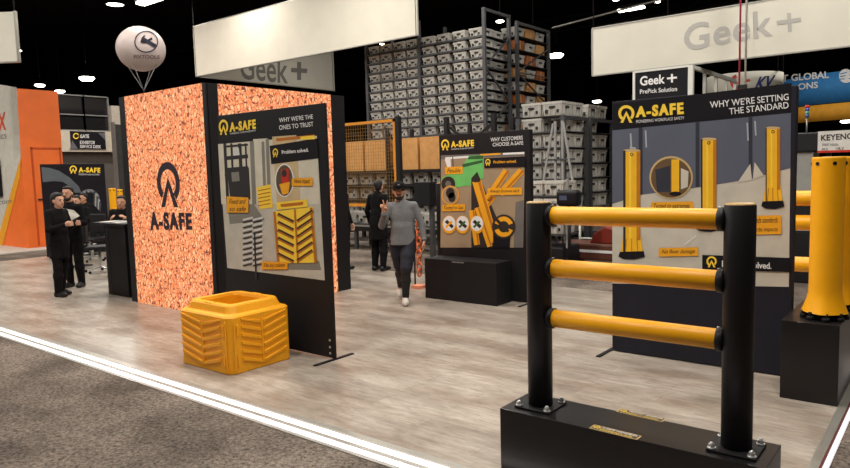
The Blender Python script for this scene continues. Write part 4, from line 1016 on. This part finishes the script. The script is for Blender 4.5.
# far lamps
def far_lamp(px, py, z, r, lab, long=False, rod=True):
    d = ray(px, py); p = np.array([0, 0, CAM_Z]) + (z-CAM_Z)/d[2]*d
    t = thing('ceiling_lamp', lab, 'ceiling lamp', p); r *= .78
    if long: MB().box((-r*2, -r*.5, 0), (r*2, r*.5, .08)).build('diffuser', LAMPM, t); MB().box((-r*2.05, -r*.6, .08), (r*2.05, r*.6, .2)).build('housing', DARKM, t)
    else: MB().lathe([(0, 0), (r*.7, .02), (r, r*.35), (r*.9, r*.5), (0, r*.55)], n=20).build('diffuser', LAMPM, t); MB().lathe([(r*.9, r*.5), (r*.6, r*1.), (0, r*1.1)], n=20).build('housing', DARKM, t)
    if rod: MB().cyl((0, 0, .15), (0, 0, 11.5-p[2]), .02, n=5).build('hanging_rod', DARKM, t)
far_lamp(150, 2, 7.2, .36, 'long bright lamp at the top left above the balloon', True)
far_lamp(18, 52, 6.5, .16, 'small bright lamp beside the upper left banner')
far_lamp(87, 81, 7, .5, 'oval lamp in the dark ceiling above the orange stand')
far_lamp(40, 87, 7, .34, 'small lamp just above the top of the orange stand, left one'); far_lamp(60, 93, 7, .36, 'small lamp just above the top of the orange stand, right one')
far_lamp(500, 23, 6.2, .16, 'small bright spot lamp beside the right end of the tall tote rack'); far_lamp(533, 37, 6.2, .15, 'small spot lamp in front of the rear rack')
far_lamp(556, 58, 7.2, .48, 'oval bright lamp right of the rear rack', False)
far_lamp(597, 103, 5.4, .34, 'small lamp low beside the bollard board')
far_lamp(631, 10, 8, .33, 'bright long lamp above the right banner', True); far_lamp(616, 1, 8, .16, 'small bright lamp above the long lamp at the top')
far_lamp(828, 113, 5, .5, 'oval lamp at the far right below the yellow banner'); far_lamp(846, 123, 4.6, .5, 'lower oval lamp at the far right edge'); far_lamp(658, 3, 8.4, .14, 'small lamp at the top edge right of the long lamp')
far_lamp(382, 45, 6.1, .1, 'tiny spot lamp over the left bay of the tote rack')

# ceiling trusses and cable
def truss(a, b, lab):
    a = Vector(a); b = Vector(b); t = thing('ceiling_truss', lab, 'truss', a); d = b-a; L = d.length; n = int(L/1.2)
    c = MB()
    for o in ((0, 0, 0), (0, 0, .7)): c.bar(Vector(o), d+Vector(o), .09)
    c.build('chord', DARKM, t); w = MB()
    for i in range(n): p = d*(i/n); q = d*((i+1)/n); w.bar(p+Vector((0, 0, .7*(i % 2))), q+Vector((0, 0, .7*((i+1) % 2))), .05)
    w.build('web', DARKM, t)
    MB().cyl((0, 0, .7), (0, 0, 11.5-a.z), .03, n=6).cyl(d+Vector((0, 0, .7)), d+Vector((0, 0, 11.5-a.z)), .03, n=6).build('hanger', DARKM, t)
truss((-60, 24, 9.6), (8, 24, 9.6), 'nearest dark roof truss across the ceiling'); truss((-60, 36, 9.6), (8, 36, 9.6), 'second dark roof truss across the ceiling'); truss((-60, 50, 9.6), (8, 50, 9.6), 'farthest dark roof truss across the ceiling')
t = thing('ceiling_cable', 'thin grey cable strung under the ceiling at the top right', 'cable', PY(552, 28, 19.5))
MB().cyl((0, 0, 0), tuple(PY(690, -8, 19.5)-PY(552, 28, 19.5)), .03, n=6).build('cable', ALU, t)
# ------------------------------------------------------------------ people (smooth distance-field figures)
def sdf_mesh(prims, vox, k=.02, zmin=None):
    """prims: ('c', a, b, ra, rb[, scale]) tapered capsules / ('e', centre, radii[, 3x3 rotation]) ellipsoids, melted together."""
    lo = np.full(3, 1e9); hi = -lo
    bb = []
    for p in prims:
        if p[0] == 'c':
            a, b = np.array(p[1], float), np.array(p[2], float); m = max(p[3], p[4])
            l, h = np.minimum(a, b)-m, np.maximum(a, b)+m
        else:
            c = np.array(p[1], float); m = max(p[2]); l, h = c-m, c+m
        bb.append((l, h)); lo = np.minimum(lo, l); hi = np.maximum(hi, h)
    lo -= 3*vox; hi += 3*vox
    n = np.ceil((hi-lo)/vox).astype(int)+1
    D = np.full(n, .2, np.float32)
    for p, (l, h) in zip(prims, bb):
        kk = p[-1] if isinstance(p[-1], float) and ((p[0] == 'c' and len(p) == 6) or (p[0] == 'e' and len(p) == 5)) else k
        i0 = np.maximum(np.floor((l-lo-kk*1.5-2*vox)/vox).astype(int), 0); i1 = np.minimum(np.ceil((h-lo+kk*1.5+2*vox)/vox).astype(int)+1, n)
        ax = [lo[i]+vox*np.arange(i0[i], i1[i]) for i in range(3)]
        X, Y, Z = np.meshgrid(*ax, indexing='ij')
        if p[0] == 'c':
            a, b = np.array(p[1], float), np.array(p[2], float); d = b-a; L = max(d@d, 1e-9)
            t = np.clip(((X-a[0])*d[0]+(Y-a[1])*d[1]+(Z-a[2])*d[2])/L, 0, 1)
            q = np.sqrt((X-a[0]-t*d[0])**2+(Y-a[1]-t*d[1])**2+(Z-a[2]-t*d[2])**2)-(p[3]+(p[4]-p[3])*t)
        else:
            c = np.array(p[1], float); r = p[2]; x, y, z = X-c[0], Y-c[1], Z-c[2]
            if len(p) > 3 and p[3] is not None:
                R = np.array(p[3]); x, y, z = (R[0][i]*x+R[1][i]*y+R[2][i]*z for i in range(3))
            k0 = np.sqrt((x/r[0])**2+(y/r[1])**2+(z/r[2])**2); k1 = np.sqrt((x/r[0]**2)**2+(y/r[1]**2)**2+(z/r[2]**2)**2)+1e-9
            q = k0*(k0-1)/k1
        sl = tuple(slice(i0[i], i1[i]) for i in range(3)); o = D[sl]
        hh = np.clip(.5+.5*(o-q)/kk, 0, 1); D[sl] = o*(1-hh)+q*hh-kk*hh*(1-hh)
    if zmin is not None: D = np.maximum(D, (zmin-(lo[2]+vox*np.arange(n[2])))[None, None, :].astype(np.float32))
    # surface nets
    ins = D < 0
    c8 = np.zeros(np.array(D.shape)-1, np.int8)
    for i in (0, 1):
        for j in (0, 1):
            for l_ in (0, 1): c8 += ins[i:D.shape[0]-1+i, j:D.shape[1]-1+j, l_:D.shape[2]-1+l_]
    cells = np.argwhere((c8 > 0) & (c8 < 8)); idx = -np.ones(c8.shape, np.int64); idx[tuple(cells.T)] = np.arange(len(cells))
    acc = np.zeros((len(cells), 3)); cnt = np.zeros(len(cells))
    cor = [np.array(q) for q in ((0,0,0),(1,0,0),(0,1,0),(1,1,0),(0,0,1),(1,0,1),(0,1,1),(1,1,1))]
    for a, b in ((0,1),(2,3),(4,5),(6,7),(0,2),(1,3),(4,6),(5,7),(0,4),(1,5),(2,6),(3,7)):
        da = D[tuple((cells+cor[a]).T)]; db = D[tuple((cells+cor[b]).T)]; m = (da < 0) != (db < 0)
        t = np.where(m, da/np.where(np.abs(da-db) < 1e-9, 1, da-db), 0)[:, None]
        acc += np.where(m[:, None], cor[a]+(cor[b]-cor[a])*t, 0); cnt += m
    V = lo+vox*(cells+acc/cnt[:, None])
    F = []
    for ax in range(3):
        s0 = [slice(None)]*3; s1 = [slice(None)]*3; s0[ax] = slice(0, -1); s1[ax] = slice(1, None)
        A = ins[tuple(s0)]; B = ins[tuple(s1)]; u, v = (ax+1) % 3, (ax+2) % 3
        for sgn in (0, 1):
            e = np.argwhere((A & ~B) if sgn == 0 else (~A & B))
            e = e[(e[:, u] > 0) & (e[:, v] > 0)]
            def g(du, dv):
                q = e.copy(); q[:, u] -= du; q[:, v] -= dv; return idx[tuple(q.T)]
            Q = np.stack([g(1, 1), g(0, 1), g(0, 0), g(1, 0)], 1)
            F.append(Q if sgn == 0 else Q[:, ::-1])
    return V, np.concatenate(F)
def sdf_obj(name, prims, vox, m, parent, k=.02, zmin=None):
    V, F = sdf_mesh(prims, vox, k, zmin)
    me = bpy.data.meshes.new(name); me.from_pydata(V.tolist(), [], F.tolist()); me.materials.append(m)
    me.polygons.foreach_set('use_smooth', [True]*len(me.polygons)); me.update()
    o = bpy.data.objects.new(name, me); COL.objects.link(o); o.parent = parent; return o
def rotz(a): return [[math.cos(a), math.sin(a), 0], [-math.sin(a), math.cos(a), 0], [0, 0, 1]]
def V3(*a): return np.array(a, float)
def unit(v): v = np.array(v, float); return v/np.linalg.norm(v)

def hand_prims(w, d, nrm, side, pose):
    """w wrist, d finger direction, nrm palm normal, side direction of the thumb."""
    d = unit(d); side = unit(np.array(side)-d*np.dot(side, d)); nrm = np.cross(d, side) if np.dot(np.cross(d, side), nrm) > 0 else -np.cross(d, side)
    w = np.array(w, float); P = []
    for o in (-.024, 0, .024): P.append(('c', w+d*.015+side*o*.5, w+d*.085+side*o, .017, .014, .015))
    L = (.06, .075, .08, .072)
    for i, o in enumerate((-.031, -.0105, .0105, .031)):       # little .. index
        b = w+d*.085+side*o; l = L[i]
        if pose == 'peace' and i >= 2:
            q = unit(d+side*(-.16 if i == 2 else .34)); m = b+q*l*.55; e = b+q*l*1.1
        elif pose in ('peace', 'grip'):
            m = b+d*.03+nrm*.028; e = b+d*.0+nrm*.05
        else:
            m = b+d*l*.5+nrm*l*.14; e = b+d*l*.88+nrm*l*.48
        P += [('c', b, m, .0102, .0095, .006), ('c', m, e, .0095, .0078, .006)]
    tb = w+d*.03+side*.03
    if pose in ('peace', 'grip'): m = tb+d*.03+side*.012+nrm*.02; e = m-side*.03+nrm*.018+d*.012
    else: m = tb+d*.034+side*.022+nrm*.01; e = m+d*.03+side*.002+nrm*.012
    P += [('c', tb, m, .0145, .0115, .01), ('c', m, e, .0115, .009, .006)]
    return P

SKINS = [mat('skin warm', (196, 142, 112), .55, var=.05), mat('skin light', (206, 156, 130), .55, var=.05)]
HAIR = mat('dark hair', (26, 20, 19), .7); EYE = mat('eye dark', (24, 18, 18), .3)
def figure(name, label, loc, rz, J, look, vox=.009):
    """J: joints in metres with the figure facing -y; l = left in the picture when it faces us. look: garments and colours."""
    t = thing(name, label, 'person', loc, rz)
    g = {k: np.array(v, float) for k, v in J.items()}
    hy = look.get('head_yaw', 0.); hd = g['head']; R = rotz(hy)
    fwd = np.array([math.sin(hy), -math.cos(hy), 0]); rt = np.array([math.cos(hy), math.sin(hy), 0]); up = np.array([0, 0, 1.])
    f = look.get('slim', 1.)
    skin = look.get('skin', SKINS[0])
    ch, pel, nk = g['chest'], g['pelvis'], g['neck']
    sd = unit(g['sr']-g['sl']); tw = math.atan2(sd[1], sd[0]); RT_ = rotz(tw)
    def torso(o):
        mid = (ch+pel)/2
        P = [('e', ch, (.165*f+o, .108*f+o, .19+o), RT_, .06), ('e', mid, (.14*f+o, .098*f+o, .17+o), RT_, .06), ('e', pel, (.155*f+o, .108*f+o, .13+o), RT_, .06)]
        for s_ in ('sl', 'sr'): P.append(('c', ch+V3(0, 0, .13), g[s_], .06*f+o, .05*f+o, .05))
        P.append(('c', nk-V3(0, 0, .06), nk+V3(0, 0, .0), .06+o, .055+o*.5, .05))
        return P
    def arms(o, upto=1.):
        P = []
        for s_ in 'lr':
            a, b, c = g['s'+s_], g['e'+s_], g['w'+s_]
            P += [('c', a, b, .048*f+o, .039*f+o, .02), ('c', b, b+(c-b)*upto, .041*f+o, (.041+(.027-.041)*upto)*f+o, .02)]
        return P
    def legs(o, z0=0., z1=1., fl=0.):
        P = []
        for s_ in 'lr':
            h, k_, a = g['h'+s_], g['k'+s_], g['a'+s_]
            pts = [h, h+(k_-h)*.5, k_, k_+(a-k_)*.35, a]; rs = [.088*f, .074*f, .055*f, .056*f, .036*f]; q = [0, .25, .5, .68, 1]
            for i in range(4):
                if q[i] >= z1 or q[i+1] <= z0: continue
                e = min(q[i+1], z1); u = (e-q[i])/(q[i+1]-q[i])
                P.append(('c', pts[i], pts[i]+(pts[i+1]-pts[i])*u, rs[i]+o+fl*q[i], rs[i]+(rs[i+1]-rs[i])*u+o+fl*e, .03))
        return P
    # body: one continuous surface
    B = torso(-.006)+arms(-.003)+legs(-.003)
    B += [('c', nk-V3(0, 0, .03), hd-V3(0, 0, .05), .054, .05, .03),
          ('e', hd+up*.025+fwd*-.01, (.074, .094, .098), R, .03), ('e', hd-up*.045+fwd*.022, (.058, .064, .072), R, .03),
          ('c', hd-up*.095+fwd*.062, hd-up*.09+fwd*.05, .022, .026, .02),
          ('c', hd+up*.012+fwd*.086, hd-up*.026+fwd*.104, .009, .0145, .012),
          ('c', hd+up*.028+fwd*.078-rt*.03, hd+up*.028+fwd*.078+rt*.03, .012, .012, .012),
          ('c', hd-up*.058+fwd*.082-rt*.018, hd-up*.058+fwd*.082+rt*.018, .0085, .0085, .008)]
    for s_ in (-1, 1): B.append(('e', hd+rt*s_*.077-up*.008-fwd*.008, (.012, .02, .032), R, .01))
    for s_ in 'lr':
        d = g.get('d'+s_, g['w'+s_]-g['e'+s_]); B += hand_prims(g['w'+s_], d, g.get('n'+s_, V3(1 if s_ == 'l' else -1, 0, 0)), g.get('th'+s_, V3(0, -1, 0)), look.get('hand'+s_, 'relaxed'))
        a, to = g['a'+s_], g['t'+s_]; B += [('c', a, a+(to-a)*.2-V3(0, 0, .03), .036, .034, .02), ('c', a+(to-a)*.15-V3(0, 0, .03), to, .034, .026, .02)]
    body = sdf_obj('body', B, vox, skin, t, .02)
    for s_ in (-1, 1):
        e = hd+fwd*.083+rt*s_*.031+up*.008; MB().ell(e, (.011, .011, .007), 12).build('eye', EYE, t)
    MB().cyl(hd-up*.058+fwd*.0885-rt*.021, hd-up*.058+fwd*.0885+rt*.021, .004, n=8).build('mouth', mat('lip', (140, 92, 78), .5), t)
    # clothes
    v2 = vox*1.15
    if 'top' in look:
        T = torso(.006)+arms(.009, .97)
        hem = look.get('hem'); 
        if hem is not None: T += [('c', (ch+pel)/2-V3(.03, 0, 0), pel+V3(-.05, 0, -.12), .122*f, .138*f, .04), ('c', (ch+pel)/2+V3(.03, 0, 0), pel+V3(.05, 0, -.12), .122*f, .138*f, .04)]
        sdf_obj(look.get('top_name', 'sweatshirt'), T, v2, look['top'], t, .03, None if hem is None else pel[2]+hem)
        for s_ in 'lr':
            c, b = g['w'+s_], g['e'+s_]; u = unit(c-b); MB().cyl(c-u*.035, c+u*.002, .0415*f, .038*f, n=20).build('cuff', look['top'], t)
    if 'skirt' in look:      # coat tails
        T = [('c', pel+V3(0, 0, .1), (g['kl']+g['kr'])/2+V3(0, 0, look['skirt']-.2), .14*f, .165*f, .05), ('e', pel, (.17*f, .14*f, .16), RT_, .05)]
        sdf_obj('coat_tail', T, v2, look['top'], t, .04, (g['kl'][2]+g['kr'][2])/2+look['skirt']-.12)
    if 'shorts' in look:
        sdf_obj('shorts', [('e', pel-V3(0, 0, .02), (.15*f, .112*f, .12), RT_, .04)]+legs(.012, 0, .46, .03), v2, look['shorts'], t, .03)
    if 'trousers' in look:
        sdf_obj(look.get('trouser_name', 'trousers'), [('e', pel-V3(0, 0, .02), (.142*f, .106*f, .12), RT_, .04)]+legs(.008, 0, .985, look.get('flare', .012)), v2, look['trousers'], t, .03)
    for s_ in 'lr':
        a, to = g['a'+s_], g['t'+s_]; dr = unit(to-a); hl = a-V3(0, 0, .045)-unit(V3(dr[0], dr[1], 0) if abs(dr[0])+abs(dr[1]) > .01 else V3(0, -1, 0))*.03
        sdf_obj('shoe', [('c', a+V3(0, 0, .01), hl, .045, .042, .03), ('c', hl, a+(to-a)*.6-V3(0, 0, .012), .042, .042, .03), ('c', a+(to-a)*.6-V3(0, 0, .012), to, .042, .034, .03)], v2, look['shoes'], t, .03)
    # hair and headwear
    hs = look.get('hair', 'short'); hm = look.get('hair_mat', HAIR)
    H = [('e', hd+up*.055-fwd*.03, (.081, .088, .084), R, .01)]
    if hs == 'long': H += [('e', hd+up*.095+fwd*.03, (.062, .052, .03), R, .01), ('c', hd+up*.02-fwd*.04, hd-up*.12-fwd*.05, .08, .06, .04), ('c', hd-rt*.056+up*.03-fwd*.05, hd-rt*.054-up*.12-fwd*.05, .03, .03, .03), ('c', hd+rt*.056+up*.03-fwd*.05, hd+rt*.054-up*.12-fwd*.05, .03, .03, .03)]
    elif hs == 'short': H += [('e', hd+up*.01-fwd*.045, (.079, .06, .085), R, .01), ('e', hd+up*.098+fwd*.03, (.06, .05, .026), R, .01)]
    if hs != 'bald': sdf_obj('hair', H, v2, hm, t, .02)
    if look.get('beard'):
        sdf_obj('beard', [('e', hd-up*.092+fwd*.045, (.052, .05, .035), R, .01), ('c', hd-rt*.064-up*.03+fwd*.005, hd-rt*.046-up*.085+fwd*.04, .012, .019, .01), ('c', hd+rt*.064-up*.03+fwd*.005, hd+rt*.046-up*.085+fwd*.04, .012, .019, .01),
                         ('c', hd-rt*.024-up*.044+fwd*.094, hd+rt*.024-up*.044+fwd*.094, .0085, .0085, .01)], vox*.7, hm, t, .008)
    if look.get('cap'):
        c = sdf_obj('cap', [('e', hd+up*.062-fwd*.008, (.088, .104, .08), R, .02), ('e', hd+up*.035-fwd*.012, (.087, .102, .06), R, .02)], v2, look['cap'], t, .02)
        b = MB(); pts = []
        for i in range(13):
            a = math.pi*i/12; pts.append((-.08*math.cos(a), .085*math.sin(a)))
        o = hd+up*.042+fwd*.075
        b.prism([(x, y) for x, y in pts], .006, lambda x, y, h: Vector(o+rt*x+fwd*y+up*(h-.012*(x/.08)**2-.2*y)))
        b.build('visor', look['cap'], c)
        MB().ell(hd+up*.085+fwd*.088, (.016, .012, .012), 10).build('badge', mat('cap badge', (120, 116, 116), .6), c)
    return t

BK = mat('black cloth', (19, 17, 18), .9, var=.12, scale=25, spec=.2); NV = mat('navy cloth', (30, 30, 42), .85, var=.1, scale=20)
GR = mat('heather grey cloth', (116, 115, 116), .9, var=.16, scale=60, bump=.2)
LEG = mat('black leggings', (22, 20, 22), .7); SNK = mat('white sneaker', (222, 216, 208), .5); BSH = mat('black shoe', (22, 20, 20), .4)
mg = G(404, 303.5)
figure('person', 'person in a black cap and grey sweatshirt walking forward with two fingers raised', (mg[0], mg[1], 0), YAW-.04, dict(
    pelvis=(.005, .06, .87), chest=(.01, .05, 1.22), neck=(-.005, .05, 1.43), head=(-.025, .03, 1.555),
    sl=(-.158, .05, 1.345), sr=(.168, .05, 1.35), el=(-.27, .0, 1.09), wl=(-.215, -.18, 1.275), er=(.275, .06, 1.09), wr=(.30, -.0, .87),
    dl=(-.05, -.1, 1.), nl=(.1, -1, 0), thl=(1, -.1, 0), dr=(.0, -.12, -1), nr=(-1, .0, 0), thr=(0, -1, 0),
    hl=(-.09, .07, .86), hr=(.09, .05, .86), kl=(-.055, .14, .49), al=(-.075, .44, .17), kr=(.05, -.11, .48), ar=(.03, -.06, .085), tl=(-.08, .36, .05), tr=(.035, -.21, .04)),
    dict(top=GR, hem=-.05, shorts=NV, trousers=LEG, trouser_name='leggings', flare=0., shoes=SNK, hair='short', beard=True, cap=BK, handl='peace', handr='relaxed', head_yaw=.05), .0068)
STAND = dict(pelvis=(0, 0, .88), chest=(0, -.01, 1.24), neck=(0, 0, 1.45), head=(0, -.03, 1.57), sl=(-.168, 0, 1.365), sr=(.168, 0, 1.365), el=(-.25, .02, 1.10), er=(.25, .02, 1.10), wl=(-.25, -.06, .87), wr=(.25, -.06, .87),
             hl=(-.09, 0, .87), hr=(.09, 0, .87), kl=(-.1, -.02, .48), kr=(.1, -.02, .48), al=(-.1, .02, .085), ar=(.1, .02, .085), tl=(-.12, -.13, .04), tr=(.12, -.13, .04))
def pose(**kw): d = dict(STAND); d.update(kw); return d
g2 = G(380, 270.5)
figure('person', 'person in black coat and trousers seen from behind left of the walking man', (g2[0], g2[1], 0), YAW+2.5, pose(el=(-.27, .04, 1.11), wl=(-.2, -.12, .95), head=(.0, -.04, 1.54)), dict(top=BK, hem=-.06, skirt=.22, trousers=BK, shoes=BSH, hair='short', skin=SKINS[1], head_yaw=.3), .011)
g3 = G(344, 270)
figure('person', 'person in dark clothes half hidden behind the right edge of the backlit tower', (g3[0], g3[1], 0), YAW+1.2, pose(), dict(top=BK, hem=-.06, trousers=BK, shoes=BSH, hair='short', skin=SKINS[1]), .012)
wg = G(63, 296)
figure('person', 'person with long dark hair in a black coat, in profile, holding a paper sheet', (wg[0], wg[1], 0), YAW+1.25, pose(pelvis=(0, 0, .86), chest=(0, -.01, 1.2), neck=(0, -.01, 1.4), head=(0, -.05, 1.51), sl=(-.148, 0, 1.325), sr=(.148, 0, 1.325), el=(-.21, -.04, 1.07), er=(.2, -.05, 1.08), wl=(-.1, -.26, 1.14), wr=(.1, -.27, 1.14), hl=(-.08, 0, .85), hr=(.08, 0, .85), kl=(-.08, -.03, .47), kr=(.07, .02, .47), al=(-.08, .0, .085), ar=(.07, .1, .085), tl=(-.09, -.15, .04), tr=(.09, -.05, .04),
    dl=(.1, -1, .2), nl=(1, 0, 0), thl=(0, 0, 1), dr=(-.1, -1, .2), nr=(-1, 0, 0), thr=(0, 0, 1)), dict(top=BK, top_name='coat', hem=-.05, skirt=.26, trousers=BK, shoes=BSH, hair='long', slim=.92, handl='grip', handr='grip', skin=SKINS[1], head_yaw=-.1), .010)
mgp = G(76, 287)
figure('person', 'person with a dark beard and black jacket facing the other holding the paper', (mgp[0], mgp[1], 0), YAW-.1, pose(head=(0, -.04, 1.60), neck=(0, 0, 1.47), el=(-.24, -.03, 1.11), wl=(-.14, -.24, 1.14), er=(.25, -.02, 1.1), wr=(.14, -.24, 1.12)), dict(top=BK, hem=-.05, trousers=BK, shoes=BSH, hair='short', beard=True, skin=SKINS[0], handl='grip', handr='grip', head_yaw=.05), .010)
# paper held by them
pc_ = AT(70.5, 214, 11.35)
pp = MB()
rx = unit(R0); dn = np.array([0, 0, -1.])
q = [AT(62, 208, 10.95), AT(74, 210.5, 10.85), AT(80, 216, 10.8), AT(69, 222, 10.85)]
q2 = [p + np.array([.004, -.006, .004]) for p in q]
o_ = (q[0]+q[2])/2
pp.add([p-o_ for p in q]+[p-o_ for p in q2], [(3, 2, 1, 0), (4, 5, 6, 7), (0, 1, 5, 4), (1, 2, 6, 5), (2, 3, 7, 6), (3, 0, 4, 7)])
tag(pp.build('paper_sheet', mat('white paper', (226, 218, 206), .7), None, loc=tuple(o_)), 'large white sheet of paper held between the two standing people', 'paper')
# seated people
SIT = dict(pelvis=(0, 0, .72), chest=(0, -.05, 1.06), neck=(0, -.06, 1.26), head=(0, -.1, 1.38), sl=(-.18, -.04, 1.2), sr=(.18, -.04, 1.2), el=(-.22, -.12, .98), er=(.22, -.12, .98), wl=(-.12, -.36, 1.1), wr=(.12, -.36, 1.1),
           hl=(-.09, -.02, .7), hr=(.09, -.02, .7), kl=(-.12, -.42, .68), kr=(.12, -.42, .68), al=(-.12, -.38, .3), ar=(.12, -.38, .3), tl=(-.13, -.5, .26), tr=(.13, -.5, .26))
def stool(x, y, lab):
    t = thing('bar_stool', lab, 'stool', (x, y, 0), 0, 'bar stools'); MB().lathe([(0, .51), (.17, .51), (.18, .53), (.17, .552), (0, .556)], n=24).build('seat', BLACKM, t); MB().cyl((0, 0, .02), (0, 0, .51), .03, n=12).build('column', STEEL, t); MB().lathe([(0, 0), (.21, 0), (.2, .015), (.04, .03), (0, .03)], n=24).build('base', DARKM, t)
    f = MB(); f.tube([(.13*math.cos(a), .13*math.sin(a), .26) for a in [2*math.pi*i/16 for i in range(16)]], .01, 6, closed=True); f.bar((-.13, 0, .26), (.13, 0, .26), .014); f.build('foot_ring', STEEL, t)
s1 = AT(78, 203, 14.3); figure('person', 'seated person with dark hair in black behind the bearded person', (s1[0], s1[1], 0), YAW+.1, SIT, dict(top=BK, hem=-.02, trousers=BK, shoes=BSH, hair='short', skin=SKINS[1], handl='relaxed', handr='relaxed'), .013); stool(s1[0], s1[1], 'black bar stool under the seated person behind the bearded person')
s2 = AT(87, 201, 16.4); figure('person', 'seated person with dark hair in black farther back', (s2[0], s2[1], 0), YAW-.5, SIT, dict(top=BK, hem=-.02, trousers=BK, shoes=BSH, hair='short', skin=SKINS[0]), .013); stool(s2[0], s2[1], 'black bar stool under the farther seated person in black')
s3 = AT(122.5, 206, 12.9); figure('person', 'person with cropped hair in dark clothes seated behind the black counter', (s3[0], s3[1], 0), YAW+.2, SIT, dict(top=BK, hem=-.02, trousers=BK, shoes=BSH, hair='short', skin=SKINS[0]), .013); stool(s3[0], s3[1], 'black bar stool behind the counter under the person with cropped hair')
